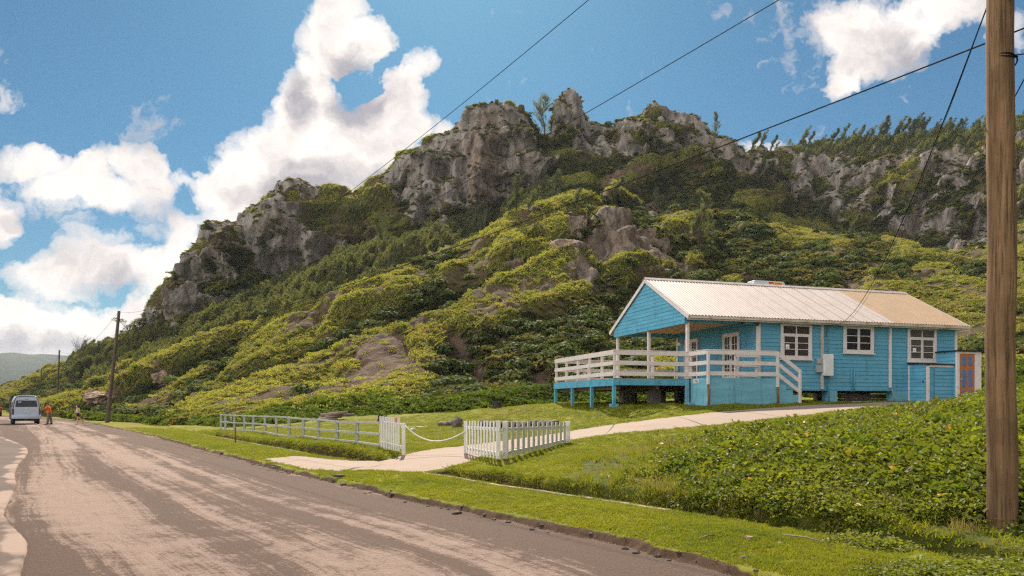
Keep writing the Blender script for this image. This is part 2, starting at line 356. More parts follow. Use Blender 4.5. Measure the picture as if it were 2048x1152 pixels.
def ground_z(X, Y, full=False):
    X = np.atleast_1d(X).astype(float); Y = np.atleast_1d(Y).astype(float)
    s, t = road_st(X, Y); dd, dt = poly_dist(X, Y, DP, DL)
    jag = .10*fbm(X*1.3, Y*1.3, X*0, 4)+.05*fbm(X*6, Y*6, X*0+3, 3)
    sj = s+jag*1.3
    hw = drv_halfwidth(dt); ondr = sstep(np.abs(dd), hw+.35, hw-.05)
    B = base_z(X, Y)
    lump = .045*fbm(X*.9, Y*.9, X*0+9, 4)+.012*fbm(X*5, Y*5, X*0+2, 3)
    bankish = sstep(s, 4, 6)*sstep(X/np.maximum(Y, 1), .06, .17)
    lump = lump*(1+2.2*bankish*(1-ondr))
    # broken asphalt edge, verge, ditch, land behind it
    verge = .075*sstep(sj, .02, .14)+.03*sstep(sj, .2, 1.6)-.07*sstep(s, 1.2, 2.2)+lump*sstep(s, .1, .8)*.6
    fade = 1-sstep(t, 52, 60)
    z = verge+(B+lump-verge)*sstep(s, 2.95, 3.15)*fade+(B+lump-verge)*(1-fade)*sstep(s, .5, 6)
    ditch = sstep(sj, 2.32, 2.48)*(1-sstep(sj, 2.98, 3.2))*fade*(1-ondr)
    z = z-(.52+.1*fbm(X*.8, Y*.8, X*0, 2))*ditch
    z = z-np.maximum(Y-foot_Y(X, Y)-1.0, 0)*.6
    # driveway slab level
    drz = verge+(B-verge)*sstep(s, 1.8, 4.6)
    z = z*(1-ondr)+(drz+.0)*ondr
    # lawn terrace edge with stones (near the white fence corner)
    z = np.where(s <= 0, np.where(s < -9, z*0, -.015*sstep(-sj, 0, .3)+.02*sstep(-s, .3, 3)), z)
    if full: return z, s, t, sj, dd, dt, ditch, ondr, B, fade
    return z
def gz(x, y): return float(ground_z(x, y)[0])
# polar grid
nc, nr = 800, 760
pxs = np.linspace(-1500, 2700, nc+0)
pxs = np.concatenate([np.linspace(-1700, -60, 90, endpoint=False), np.linspace(-60, 2110, 640, endpoint=False), np.linspace(2110, 3300, 70)])
nc = len(pxs)
ys = np.concatenate([np.geomspace(3.2, 34, 560, endpoint=False), np.geomspace(34, 175, 200)]); nr = len(ys)
YY, PX = np.meshgrid(ys, pxs, indexing='ij'); XX = (PX-1024)/FOC*YY
gx, gy = XX.ravel(), YY.ravel()
z, s, t, sj, dd, dt, ditch, ondr, B, fade = ground_z(gx, gy, True)
# keep the near sheet below the hill patch
V = np.stack([gx, gy, z], -1)
def cellmean(a): a = a.reshape(nr, nc); return (a[:-1, :-1]+a[1:, :-1]+a[:-1, 1:]+a[1:, 1:])/4
c_s, c_sj, c_dd, c_dt = map(cellmean, (s, sj, dd, dt))
cx, cy = cellmean(gx), cellmean(gy)
isroad = (c_sj < 0.03)
# concrete apron left of the road: its right edge
AP = catmull([(-2.2,3.3),(-4.3,6.58),(-5.3,8.2),(-6.9,10.2),(-8.98,13.6),(-10.6,16),(-12.6,19.2),(-15.8,24.5),(-20.5,30.8),(-30.5,43),(-45,60),(-68,85)], 8)
APL = np.concatenate([[0], np.cumsum(np.linalg.norm(np.diff(AP, axis=0), axis=1))])
c_ap, _ = poly_dist(cx, cy, AP, APL)
c_ap = c_ap+.03*fbm(cx*.6, cy*.6, cx*0+5, 2)
ap_full, _ = poly_dist(gx, gy, AP, APL)
hwc = drv_halfwidth(c_dt)+.12*fbm(cx*1.5, cy*1.5, cx*0, 3)
# apron of the driveway widens toward the road
isdr = (np.abs(c_dd) < hwc) & (~isroad) & (c_s > .35) & (c_dt > .01) & (cx < 26)
# edge notch
isap = c_ap < -.25
isgr = ~(isroad | isap | isdr)
rd = np.stack([s, t, z], -1)
# attributes
dirt = np.clip(sstep(.24+.22*fbm(gx*1.1, gy*1.1, gx*0, 4)-.10-sj, -.05, .10)+1.3*sstep(sj, 2.3, 2.42)*(1-sstep(sj, 3.08, 3.2))*fade*(1-ondr)+.5*sstep(fbm(gx*.8+3, gy*.8, gx*0, 4), .18, .4)*(1-sstep(sj, .4, 1.8)), 0, 1)
dry = np.clip(.5+.9*fbm(gx*.25, gy*.25, gx*0+4, 3), 0, 1)
bank = sstep(s, 2.9, 3.2)*sstep(gx/gy+.015*fbm(gx*.8, gy*.8, gx*0, 3), .085, .115)*(1-sstep(np.abs(dd), 3, 1.9)*0)
# bank of vines: bounded above by mown strip below the driveway
upl = base_z(gx, gy)
# world-space outline of the vine bank (surveyed): polygon in X/Y
BK = [P(*q) for q in [(1118,985,13.0),(1130,952,14.4),(1165,930,16.2),(1215,902,18.8),(1290,888,19.3),(1370,876,20.0),(1500,860,20.6),(1609,846,21.6),(1748,826,23.2),(1812,814,25.2),(1900,798,31.5),(1957,795,32.6),(2100,790,33)]]
BK = [(p.x, p.y) for p in BK]+[(40, 30), (24, 4), (8.2, 5.0), (5.2, 6.9), (3.9, 8.2), (2.9, 9.3), (1.8, 10.9), (1.0, 12.2)]
def sdf_poly(X, Y, poly):
    poly = np.asarray(poly, float); n = len(poly); d2 = np.full(X.shape, 1e18); ins = np.zeros(X.shape, bool)
    for i in range(n):
        a, b = poly[i], poly[(i+1) % n]; e = b-a
        t_ = np.clip(((X-a[0])*e[0]+(Y-a[1])*e[1])/(e@e), 0, 1)
        d2 = np.minimum(d2, (X-a[0]-t_*e[0])**2+(Y-a[1]-t_*e[1])**2)
        c = (a[1] > Y) != (b[1] > Y)
        with np.errstate(divide='ignore', invalid='ignore'):
            xi = (b[0]-a[0])*(Y-a[1])/(b[1]-a[1] if b[1] != a[1] else 1e-9)+a[0]
        ins ^= c & (X < xi)
    return np.sqrt(d2)*np.where(ins, 1, -1)
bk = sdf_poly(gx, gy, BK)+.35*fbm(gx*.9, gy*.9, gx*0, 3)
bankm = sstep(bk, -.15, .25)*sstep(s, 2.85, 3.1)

# ---- materials
# 
m_grass, n_ = new_mat('mown_grass'); N = NT(n_)
co = N.obj()
g1 = N.noise(co, .55, 5, .6); g2 = N.noise(co, 5, 6, .7); g3 = N.noise(co, 60, 3, .7); g4 = N.noise(N.scale(co, (1, 1, 1)), .18, 3, .5)
gc = N.mix(N.ramp(g1, [(.35, 0.), (.65, 1.)]), (.14, .165, .012), (.27, .245, .022))
gc = N.mix(N.math('MULTIPLY', N.ramp(g2, [(.45, 0.), (.7, 1.)]), .5), gc, (.07, .115, .008))
gc = N.mix(N.math('MULTIPLY', N.ramp(g4, [(.5, 0.), (.62, 1.)]), N.attr('dryk')), gc, (.21, .145, .035))
gc = N.mix(N.ramp(g3, [(.3, .6), (.65, 0.)]), gc, (.03, .05, .005)); gc = N.mix(N.ramp(N.noise(co, 1.7, 6, .7), [(.5, 0.), (.72, .6)]), gc, (.30, .24, .06))
dirtc = N.mix(N.noise(co, 9, 5, .7), (.022, .013, .009), (.12, .07, .042))
gc = N.mix(N.ramp(N.math('ADD', N.attr('dirt'), N.math('MULTIPLY', N.math('SUBTRACT', g2, .5), .7)), [(.35, 0.), (.6, 1.)]), gc, dirtc)
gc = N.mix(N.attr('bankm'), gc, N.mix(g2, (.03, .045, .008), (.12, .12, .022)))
N.out(N.bsdf(gc, .95, N.bump(N.math('ADD', g3, N.math('MULTIPLY', g2, 1.5)), .6, .03), .1))

m_road, n_ = new_mat('dusty_asphalt'); N = NT(n_)
rv = N.attr('rd', 'Vector'); co = N.obj()
warp = N.vmath('ADD', rv, N.scale(N.vmath('SUBTRACT', N.noise(rv, .35, 3, out=1), (.5, .5, .5)), (.38, 1.5, 0)))
big = N.noise(N.scale(warp, (.5, .085, 1)), 1, 5, .6)
stk = N.noise(N.scale(warp, (6.5, .06, 1)), 1, 7, .72)
stk2 = N.noise(N.scale(rv, (24, .09, 1)), 1, 4, .75)
lane = N.noise(N.scale(rv, (.8, .035, 1)), 1, 3, .5)
grain = N.noise(co, 55, 4, .8); grav = N.n('ShaderNodeTexVoronoi', ins={'Vector': co, 'Scale': 38.}).outputs[0]
patch = N.noise(co, 1.6, 8, .72, .8)
# tyre tracks cut the dust; loose gravel keeps off the middle
sepr = N.n('ShaderNodeSeparateXYZ', ins={0: warp})
def band(c, wd):
    return N.math('SUBTRACT', 1., N.math('DIVIDE', N.math('ABSOLUTE', N.math('SUBTRACT', sepr.outputs[0], c)), wd), clamp=True)
trk = N.math('ADD', N.math('ADD', N.math('MULTIPLY', band(-.5, 1.1), 1.7), N.math('MULTIPLY', band(-5.4, 1.0), 1.9)), N.math('ADD', N.math('MULTIPLY', band(-3.3, .3), 1.1), N.math('MULTIPLY', band(-1.9, .22), .9)))
f = N.math('ADD', N.math('MULTIPLY', big, 1.35), N.math('MULTIPLY', stk, 1.05))
f = N.math('ADD', f, N.math('MULTIPLY', stk2, .22)); f = N.math('ADD', f, N.math('MULTIPLY', patch, .8)); f = N.math('ADD', f, N.math('MULTIPLY', lane, .45))
f = N.math('SUBTRACT', f, N.math('MULTIPLY', trk, .24))
f = N.math('ADD', f, N.math('MULTIPLY', N.math('SUBTRACT', grain, .5), .42)); f = N.math('ADD', f, N.math('MULTIPLY', N.math('SUBTRACT', N.noise(co, 11, 5, .75), .5), .55))
# treads: fine chevrons in places
tr = N.n('ShaderNodeTexWave', bands_direction='Y', ins={'Vector': N.scale(warp, (1, 6.5, 1)), 'Scale': 1., 'Distortion': 2.}).outputs[1]
trm = N.math('MULTIPLY', N.ramp(lane, [(.5, 0.), (.58, 1.)]), band(-2.1, .3))
f = N.math('SUBTRACT', f, N.math('MULTIPLY', N.math('MULTIPLY', tr, trm), .13))
dust = N.ramp(f, [(0., 0.), (.485, 0.), (.53, .72), (.60, 1.)])
f_ = N.math('MULTIPLY', f, .333)
dust = N.ramp(f_, [(.598, 0.), (.632, .7), (.68, 1.)])
asp = N.mix(grain, (.062, .037, .026), (.14, .088, .063))
asp = N.mix(N.math('MULTIPLY', N.ramp(grav, [(.1, 1.), (.3, 0.)]), .4), asp, (.035, .025, .022))
dc = N.mix(N.noise(co, 3, 5, .7), (.215, .148, .116), (.32, .228, .182))
rc = N.mix(dust, asp, dc)
N.out(N.bsdf(rc, .92, N.bump(N.math('ADD', grain, N.math('MULTIPLY', grav, .8)), .9, .02), .25))

m_apr, n_ = new_mat('pale_concrete'); N = NT(n_); co = N.obj()
rv = N.attr('rd', 'Vector')
a1 = N.noise(co, .7, 6, .6, .2); a2 = N.noise(co, 40, 3, .8)
ac = N.mix(a2, (.22, .155, .12), (.32, .23, .185))
ac = N.mix(N.ramp(N.math('ADD', a1, N.math('MULTIPLY', N.math('SUBTRACT', a2, .5), .15)), [(.45, 0.), (.6, 1.)]), ac, (.085, .058, .046)); ac = N.mix(N.ramp(N.math('ADD', N.attr('off'), N.math('MULTIPLY', N.math('SUBTRACT', a1, .5), .9)), [(.10, 0.), (.16, .85), (.75, .85), (1., 0.)]), ac, (.085, .06, .048))
N.out(N.bsdf(ac, .9, N.bump(a2, .4, .01), .25))

m_drv, n_ = new_mat('driveway_concrete'); N = NT(n_); co = N.obj()
a1 = N.noise(co, .9, 6, .65, .8); a2 = N.noise(co, 25, 4, .8)
ac = N.mix(a2, (.22, .165, .13), (.34, .26, .205))
ac = N.mix(N.ramp(a1, [(.5, 0.), (.7, .6)]), ac, (.28, .17, .11))
dj = N.attr('dj', 'Vector'); sj_ = N.n('ShaderNodeSeparateXYZ', ins={0: dj})
joint = N.math('LESS_THAN', N.math('ABSOLUTE', N.math('SUBTRACT', N.math('FRACT', N.math('DIVIDE', sj_.outputs[1], 2.6)), .5)), .009)
ac = N.mix(joint, ac, (.06, .05, .03))
N.out(N.bsdf(ac, .9, N.bump(a2, .4, .008), .25))

dryk = np.clip(.15+.85*sstep(gy, 24, 40)*(1-sstep(gx/gy, .0, .05)), 0, 1)
at = dict(rd=rd, dirt=dirt, dryk=dryk, bankm=bankm, dj=np.stack([dd, dt, z], -1))
road = grid_mesh('road', V, nr, nc, [m_road], fmask=isroad & (c_ap > -1.2), attrs=at); tag(road, kind='structure')
V2 = V.copy(); V2[:, 2] = np.where(ap_full < .3, V[:, 2]+.045*sstep(-ap_full, -.05, .03), V[:, 2])
AQ = catmull(AP[::4], 14); an = len(AQ); dv_ = np.gradient(AQ, axis=0); dv_ /= np.linalg.norm(dv_, axis=1)[:, None]; nl = np.stack([-dv_[:, 1], dv_[:, 0]], -1)
wob = .02*fbm(AQ[:, 0]*2.2, AQ[:, 1]*2.2, AQ[:, 0]*0+5, 3)
offs = np.array([0, .02, .06, .2, .5, 1, 2, 4, 8, 16.]); AX = AQ[:, None]+nl[:, None]*(offs[None, :, None]+wob[:, None, None])
AZ = ground_z(AX[..., 0].ravel(), AX[..., 1].ravel()).reshape(AX.shape[:2])+.035; AZ[:, 0] -= .05; AZ[:, 1] -= .006
AV = np.concatenate([AX, AZ[..., None]], -1).reshape(-1, 3)
pav = grid_mesh('pavement', AV, an, len(offs), [m_apr]); tag(pav, kind='structure'); _o = pav.data.attributes.new('off', 'FLOAT', 'POINT'); _o.data.foreach_set('value', np.tile(offs, an).astype(np.float32))
grass = grid_mesh('ground', V, nr, nc, [m_grass], fmask=isgr, attrs=at); tag(grass, kind='structure')
path = grid_mesh('driveway', V, nr, nc, [m_drv], fmask=isdr, attrs=at); tag(path, kind='structure')
# far sheet reaching the horizon, under everything
mb = MB(); mb.add([(-2550,-55,-1.2),(880,-55,-1.2),(880,2450,-1.2),(-2550,2450,-1.2)], [(0,1,2,3)])
far = mb.build('terrain', paint('far_ground', (.07, .09, .03), .95, .3, .02)); tag(far, kind='structure')
# ================================================================ HILL
HC = {
-500:[(822,180),(815,190),(808,200),(802,210),(797,220),(794,230),(790,240),(788,250),(785,260)],
-150:[(824,150),(815,165),(808,180),(800,195),(793,210),(789,220),(785,230),(782,240),(780,250)],
0:[(826,125),(815,140),(806,155),(797,170),(788,190),(784,200),(780,210),(778,220),(773,232)],
100:[(828,92),(815,105),(800,120),(785,140),(765,160),(758,172),(750,185),(745,195),(733,210)],
200:[(835,68),(822,78),(800,90),(775,105),(750,125),(738,137),(725,148),(715,158),(697,168)],
290:[(842,62),(825,70),(795,82),(765,92),(735,102),(715,118),(680,135),(662,142),(640,148)],
400:[(850,52),(828,60),(795,72),(750,84),(700,98),(672,112),(622,130),(545,138),(465,150)],
550:[(842,50),(815,58),(780,70),(725,82),(640,98),(615,112),(560,132),(480,140),(392,155)],
700:[(828,50),(795,57),(750,68),(670,82),(570,100),(550,112),(500,135),(440,145),(380,160)],
850:[(808,50),(775,56),(720,66),(630,80),(525,100),(515,110),(440,138),(360,150),(290,165)],
1000:[(790,50),(755,56),(690,66),(600,80),(465,105),(455,115),(410,145),(300,155),(205,166)],
1090:[(782,50),(750,56),(680,66),(590,80),(440,108),(420,120),(370,148),(310,160),(268,170)],
1200:[(775,50),(740,56),(670,66),(560,84),(400,115),(385,128),(340,150),(290,165),(245,178)],
1300:[(775,50),(740,57),(670,68),(580,85),(450,108),(425,125),(360,148),(290,162),(215,178)],
1400:[(775,50),(735,57),(670,68),(580,85),(480,108),(430,128),(370,148),(310,162),(245,178)],
1480:[(775,50),(735,57),(670,68),(580,85),(500,105),(430,128),(390,148),(350,165),(305,182)],
1600:[(775,50),(730,58),(660,70),(590,85),(530,100),(490,118),(440,150),(370,170),(296,200)],
1720:[(775,50),(725,58),(650,72),(580,88),(520,104),(480,122),(445,150),(360,165),(285,190)],
1850:[(775,50),(720,58),(650,72),(590,86),(540,100),(510,115),(480,135),(370,150),(275,175)],
1960:[(772,48),(715,56),(650,68),(590,82),(545,95),(510,110),(475,125),(370,140),(262,165)],
2048:[(765,46),(710,54),(640,66),(570,80),(520,95),(480,108),(420,120),(320,130),(235,152)],
2250:[(760,44),(700,52),(620,64),(540,78),(480,90),(430,100),(370,112),(270,122),(180,140)],
2700:[(760,40),(700,48),(620,58),(540,70),(480,82),(430,92),(370,102),(270,112),(180,130)]}
SIL = [(-500,785),(0,773),(60,752),(100,735),(150,722),(200,697),(240,672),(283,655),(292,622),(312,592),(335,560),(360,540),(382,508),(400,480),(408,452),(420,441),(450,437),(475,428),(500,412),(520,405),(545,392),(565,388),(590,374),(610,378),(640,383),
 (660,376),(690,381),(705,386),(735,368),(770,352),(790,332),(800,310),(825,298),(850,284),(880,268),(905,256),(925,247),(933,222),(945,212),(970,210),(990,200),(1000,207),(1015,206),(1030,215),(1045,214),(1060,228),(1072,240),(1078,262),(1090,270),(1102,268),(1106,240),(1110,208),(1125,194),(1145,190),(1160,196),(1168,214),(1180,238),(1200,240),(1225,250),(1240,240),(1262,226),(1285,222),(1310,211),(1335,218),(1352,228),(1385,228),(1400,242),(1420,262),(1445,278),(1470,296),(1495,302),(1520,300),(1560,300),(1600,296),(1660,292),(1720,285),(1780,282),(1850,275),(1900,268),(1960,262),(2000,250),(2048,235),(2250,180),(2700,180)]
cpx = np.array(sorted(HC)); CT = np.array([HC[k] for k in cpx], float)
CT[:, 6, 1] = CT[:, 8, 1]-(CT[:, 8, 1]-CT[:, 6, 1])*.42; CT[:, 7, 1] = CT[:, 8, 1]-(CT[:, 8, 1]-CT[:, 7, 1])*.5
#      # ncol,9,2
def pchip(x, y, xq):
    h = np.diff(x); d = np.diff(y)/h; m = np.zeros_like(y)
    for i in range(1, len(x)-1):
        if d[i-1]*d[i] > 0:
            w1, w2 = 2*h[i]+h[i-1], h[i]+2*h[i-1]; m[i] = (w1+w2)/(w1/d[i-1]+w2/d[i])
    m[0], m[-1] = d[0], d[-1]
    i = np.clip(np.searchsorted(x, xq)-1, 0, len(x)-2); t = (xq-x[i])/h[i]
    return ((1+2*t)*(1-t)**2)*y[i]+t*(1-t)**2*h[i]*m[i]+t*t*(3-2*t)*y[i+1]+t*t*(t-1)*h[i]*m[i+1]
hpx = np.concatenate([np.linspace(-480, -40, 50, endpoint=False), np.linspace(-40, 2100, 860, endpoint=False), np.linspace(2100, 2690, 60)])
hn = len(hpx)
rowpy = np.stack([pchip(cpx.astype(float), CT[:, k, 0], hpx) for k in range(9)]); rowY = np.stack([pchip(cpx.astype(float), CT[:, k, 1], hpx) for k in range(9)])
_s = np.array(SIL, float); silpy = np.interp(hpx, _s[:, 0], _s[:, 1])
rowpy[8] = silpy
rowpy[7] = np.minimum(rowpy[7], np.maximum(rowpy[7], silpy+12)); rowpy[7] = np.maximum(rowpy[7], silpy+14)
rowz = EYE-(rowpy-HOR)/FOC*rowY
# front skirt under the near ground, back side falling away
fY, fz = rowY[0]-4, rowz[0]-2.2
b1Y, b1z = rowY[8]*1.03+1, rowz[8]-1.5
b2Y, b2z = rowY[8]*1.12+3, rowz[8]*.86-1
b3Y, b3z = rowY[8]*1.35+8, rowz[8]*.45
b4Y, b4z = rowY[8]*1.9+20, rowz[8]*0-1.5
KY = np.vstack([fY, rowY, b1Y, b2Y, b3Y, b4Y]); KZ = np.vstack([fz, rowz, b1z, b2z, b3z, b4z])
cnt = [6, 40, 52, 66, 84, 34, 60, 70, 80, 8, 8, 8, 6]
par = []
for k, c in enumerate(cnt): par += list(k+np.arange(c)/c)
par.append(len(cnt)); par = np.array(par); hr = len(par)
kk = np.arange(len(KY)).astype(float)
def rowinterp(K):
    out = np.zeros((hr, hn)); d = np.diff(K, axis=0); m = np.zeros_like(K)
    with np.errstate(divide='ignore', invalid='ignore'):
        hm = np.where(d[:-1]*d[1:] > 0, 2*d[:-1]*d[1:]/(d[:-1]+d[1:]), 0)
    m[1:-1] = hm; m[0] = d[0]; m[-1] = d[-1]
    i = np.clip(par.astype(int), 0, len(K)-2); tt = (par-i)[:, None]
    return ((1+2*tt)*(1-tt)**2)*K[i]+tt*(1-tt)**2*m[i]+tt*tt*(3-2*tt)*K[i+1]+tt*tt*(tt-1)*m[i+1]
HY = rowinterp(KY); HZ = rowinterp(KZ); HX = (hpx[None]-1024)/FOC*HY
spx = np.broadcast_to(hpx[None], HY.shape); spy = HOR-(HZ-EYE)/HY*FOC          # where the undisplaced slope was surveyed
front = (par <= 9.0)[:, None] & np.ones((1, hn), bool)
nx_ = fbm(HX/9, HY/9, HZ/9, 4); ny_ = fbm(HX/9+40, HY/9, HZ/9, 4)
wx, wy = spx+26*nx_, spy+22*ny_
def region(poly, soft=14, wxx=None, wyy=None):
    return sstep(sdf_poly(wx.ravel(), wy.ravel(), poly).reshape(wx.shape), -soft*.4, soft*.6)
ROCK = [[(270,668),(285,610),(330,550),(385,495),(405,430),(455,425),(500,400),(560,375),(612,362),(640,395),(600,440),(625,470),(700,470),(728,495),(640,520),(585,545),(500,600),(420,622),(300,668)],
 [(755,498),(775,440),(835,385),(885,395),(900,470),(830,495)],
 [(760,375),(790,320),(830,285),(925,235),(940,200),(1000,190),(1065,225),(1085,290),(1120,320),(1085,365),(1000,392),(960,425),(870,395),(790,400)],
 [(1100,290),(1105,195),(1150,180),(1180,235),(1235,262),(1215,305),(1150,308)],
 [(1195,262),(1260,215),(1310,200),(1385,222),(1500,300),(1500,345),(1420,318),(1370,290),(1290,300),(1230,300)],
 [(1000,535),(1080,470),(1180,420),(1290,435),(1360,500),(1385,560),(1285,548),(1265,505),(1235,548),(1170,560),(1090,528)],
 [(1500,345),(1505,290),(1600,300),(1750,292),(1900,290),(1975,280),(1990,480),(1940,500),(1860,490),(1740,450),(1630,425),(1560,360)],
 [(1990,470),(1985,280),(2048,250),(2200,230),(2250,440),(2048,420)]]
SCAR = [[(690,600),(765,540),(750,575),(655,622)],[(575,735),(655,700),(680,712),(592,748)],[(880,640),(930,665),(1010,750),(960,745),(890,690)],[(1200,340),(1245,330),(1250,375),(1200,380)],
 [(690,800),(720,690),(790,650),(835,700),(860,745),(770,775)],[(1275,370),(1330,380),(1340,420),(1290,425)],[(165,806),(180,785),(215,778),(238,790),(225,806)],[(290,775),(310,740),(330,742),(325,770)],[(1670,560),(1690,500),(1715,520),(1710,575)],[(1060,700),(1110,720),(1130,770),(1040,765)]]
rock = np.zeros_like(HY); scar = np.zeros_like(HY)
for p in ROCK: rock = np.maximum(rock, region(p))
scn = fbm(HX/2.5, HY/2.5, HZ/2.5, 4)
for p in SCAR: scar = np.maximum(scar, sstep(sdf_poly(wx.ravel(), wy.ravel(), p).reshape(wx.shape)+22*scn, -8, 12))
veginrock = sstep(fbm(HX/7+3, HY/7, HZ/5, 5)+.10*fbm(HX, HY, HZ, 3)+.10*sstep(hpx, 1480, 1560)[None], .08, .20)
keep = np.maximum(region(ROCK[2], 20), 0)*.45; brn = np.maximum(region(ROCK[5], 30), region([(940,440),(935,250),(1000,210),(1010,440)], 14)*.8)
rock = np.minimum(rock, 1-.25*region(ROCK[5], 30)); rock = rock*(1-veginrock*(1-keep*1.5).clip(0, 1)*.95)
casu = np.maximum(sstep(par, 8.35, 8.7)[:, None]*sstep(hpx, 1540, 1620)[None], region([(285,672),(500,612),(600,555),(760,500),(960,425),(1110,372),(1150,395),(1000,455),(850,512),(700,560),(560,625),(400,690),(290,735),(200,760),(120,760),(180,700)], 14)*(1-rock))
# slope normals
def normals(X, Y, Z):
    a = np.stack([np.gradient(X, axis=1), np.gradient(Y, axis=1), np.gradient(Z, axis=1)], -1)
    b = np.stack([np.gradient(X, axis=0), np.gradient(Y, axis=0), np.gradient(Z, axis=0)], -1)
    n = np.cross(a, b); n /= np.linalg.norm(n, axis=-1, keepdims=True)+1e-9
    n *= np.where(n[..., 2:3] < 0, -1, 1); return n
nrm = normals(HX, HY, HZ)
ed = sstep(par, 1.0, 1.6)[:, None]
# terraces running up to the right (diagonal ridges), hollows below them
cd = (HX*.40+HY*.12-HZ*.95)
lft = 1-.5*sstep(hpx, 1350, 1600)[None]
ter = fbm(cd/4.6+1.0*fbm(HX/30, HY/30, HZ/30, 3), HX/60, HY/60, 2, .5)
ter2 = fbm(cd/1.9+7+.5*fbm(HX/9, HY/9, HZ/9, 2), HX/22, HY/22, 2, .5)
dv = (1.5*np.tanh(ter*5)+.35*np.tanh(ter2*4))*lft+1.2*fbm(HX/16, HY/16, HZ/16, 3)+.35*fbm(HX/4, HY/4, HZ/4, 3)
gul = ridged(HX/17, HY/30, HZ/60, 3)
dv = dv-1.5*sstep(gul, .5, .85)
wpx = HX+2.5*fbm(HX/10, HY/10, HZ/10, 3); rk = 4.2*fbm(wpx/13, HY/13, HZ/30, 2, .5)+1.9*np.tanh(4*perlin(wpx/5.5, HY/5.5, HZ/26))+.75*np.tanh(5*perlin(wpx/2.3, HY/2.3+3, HZ/8))+.35*fbm(HX/1.6, HY/1.6, HZ/2.6, 4, .6)
vor = fbm(HX/6, HY/6, HZ/3, 3)
rk = rk+.5*ridged(HX/1.3, HY/1.3, HZ/3.2, 4, .6)+1.1*np.tanh(5*perlin(HX/14, HY/14, HZ/4.5+2))
dc_ = 1-sstep(np.abs(par-5), 0, .5)
disp = dv*(1-rock)*ed+(rk-.6)*rock*ed
capk = np.where(par > 8.4, .42, 1.)[:, None]
disp = disp*capk*np.clip(HY/95, .35, 1.15)
disp = disp-scar*.5
nn = nrm.copy(); nn[..., 1] -= .9*rock; nn /= np.linalg.norm(nn, axis=-1, keepdims=True)
HV = np.stack([HX, HY, HZ], -1)+nn*disp[..., None]
HV[..., 2] += .25*fbm(HX/1.1, HY/1.1, HZ/1.1, 3)*rock+.2*fbm(HX/1.2, HY/1.2, HZ/1.2, 2)*ed*(1-rock)
# strata ledges in the rock
HV[..., 2] += rock*.22*np.sin(HV[..., 2]*1.1+3*fbm(HX/12, HY/12, HZ/12, 3))
nrm2 = normals(HV[..., 0], HV[..., 1], HV[..., 2])
m_hill, n_ = new_mat('hillside'); N = NT(n_); co = N.obj()
rkm, scm = N.attr('rock'), N.attr('scar')
v1 = N.noise(co, .16, 6, .65); v2 = N.noise(co, 1.3, 6, .75); v3 = N.noise(N.scale(co, (1, 1, .28)), .55, 7, .7, .6)
vg = N.mix(N.ramp(v1, [(.35, 0.), (.65, 1.)]), (.075, .085, .02), (.18, .17, .03))
vg = N.mix(N.ramp(v2, [(.35, .0), (.7, .8)]), vg, (.035, .045, .012))
vg = N.mix(N.ramp(N.noise(co, .3, 5, .6), [(.58, 0.), (.7, .55)]), vg, (.12, .085, .04))
vg = N.mix(N.math('MULTIPLY', N.attr('soil'), .85), vg, N.mix(N.ramp(v2, [(.35, 0.), (.65, 1.)]), (.055, .034, .02), (.17, .115, .065)))
r1 = N.mix(N.ramp(v3, [(.3, 0.), (.5, .45), (.72, 1.)]), (.09, .073, .059), (.53, .46, .395))
r1 = N.mix(N.math('MULTIPLY', N.ramp(N.noise(co, .10, 5, .6), [(.52, 0.), (.66, 1.)]), .5), r1, (.26, .17, .11))
crk = N.n('ShaderNodeTexVoronoi', feature='DISTANCE_TO_EDGE', ins={'Vector': N.vmath('ADD', N.scale(co, (1, 1, .3)), N.scale(N.noise(co, .35, 5, out=1), (3.5, 3.5, 2.0))), 'Scale': .22}).outputs[0]
crv = N.ramp(crk, [(.0, 0.), (.035, 1.)])
r1 = N.mix(N.math('MULTIPLY', N.math('SUBTRACT', 1., crv), .35), r1, (.035, .028, .025))
r1 = N.mix(N.ramp(v2, [(.3, .35), (.55, 0.)]), r1, (.10, .08, .065)); r1 = N.mix(N.math('MULTIPLY', N.attr('brn'), .75), r1, N.mix(N.ramp(v3, [(.35, 0.), (.65, 1.)]), (.07, .046, .032), (.33, .23, .155)))
r1 = N.mix(N.math('MULTIPLY', N.ramp(N.noise(N.scale(co, (1, 1, .12)), 1.4, 5, .7), [(.55, 0.), (.7, 1.)]), .35), r1, (.42, .39, .36))
sc_ = N.mix(N.ramp(N.noise(N.scale(co, (1, 1, .6)), .9, 8, .75), [(.35, 0.), (.65, 1.)]), (.05, .03, .019), (.22, .15, .10))
c = N.mix(N.ramp(N.math('ADD', rkm, N.math('MULTIPLY', N.math('SUBTRACT', v2, .5), .6)), [(.4, 0.), (.55, 1.)]), vg, r1)
c = N.mix(N.ramp(N.math('ADD', scm, N.math('MULTIPLY', N.math('SUBTRACT', v2, .5), .9)), [(.4, 0.), (.6, 1.)]), c, sc_)
hh = N.math('ADD', N.math('MULTIPLY', N.noise(co, 1.1, 10, .75), 1.), N.math('MULTIPLY', crv, .35))
N.out(N.bsdf(c, .95, N.bump(hh, .9, .7), .12))
hill = grid_mesh('hills', HV.reshape(-1, 3), hr, hn, [m_hill], attrs=dict(soil=(sstep(fbm(HV[..., 0]/5+9, HV[..., 1]/5, HV[..., 2]/5, 4), .04, .2)*sstep(par, 1, 2)[:, None]).ravel(), brn=brn.ravel(), rock=rock.ravel(), scar=scar.ravel()))
tag(hill, kind='structure')
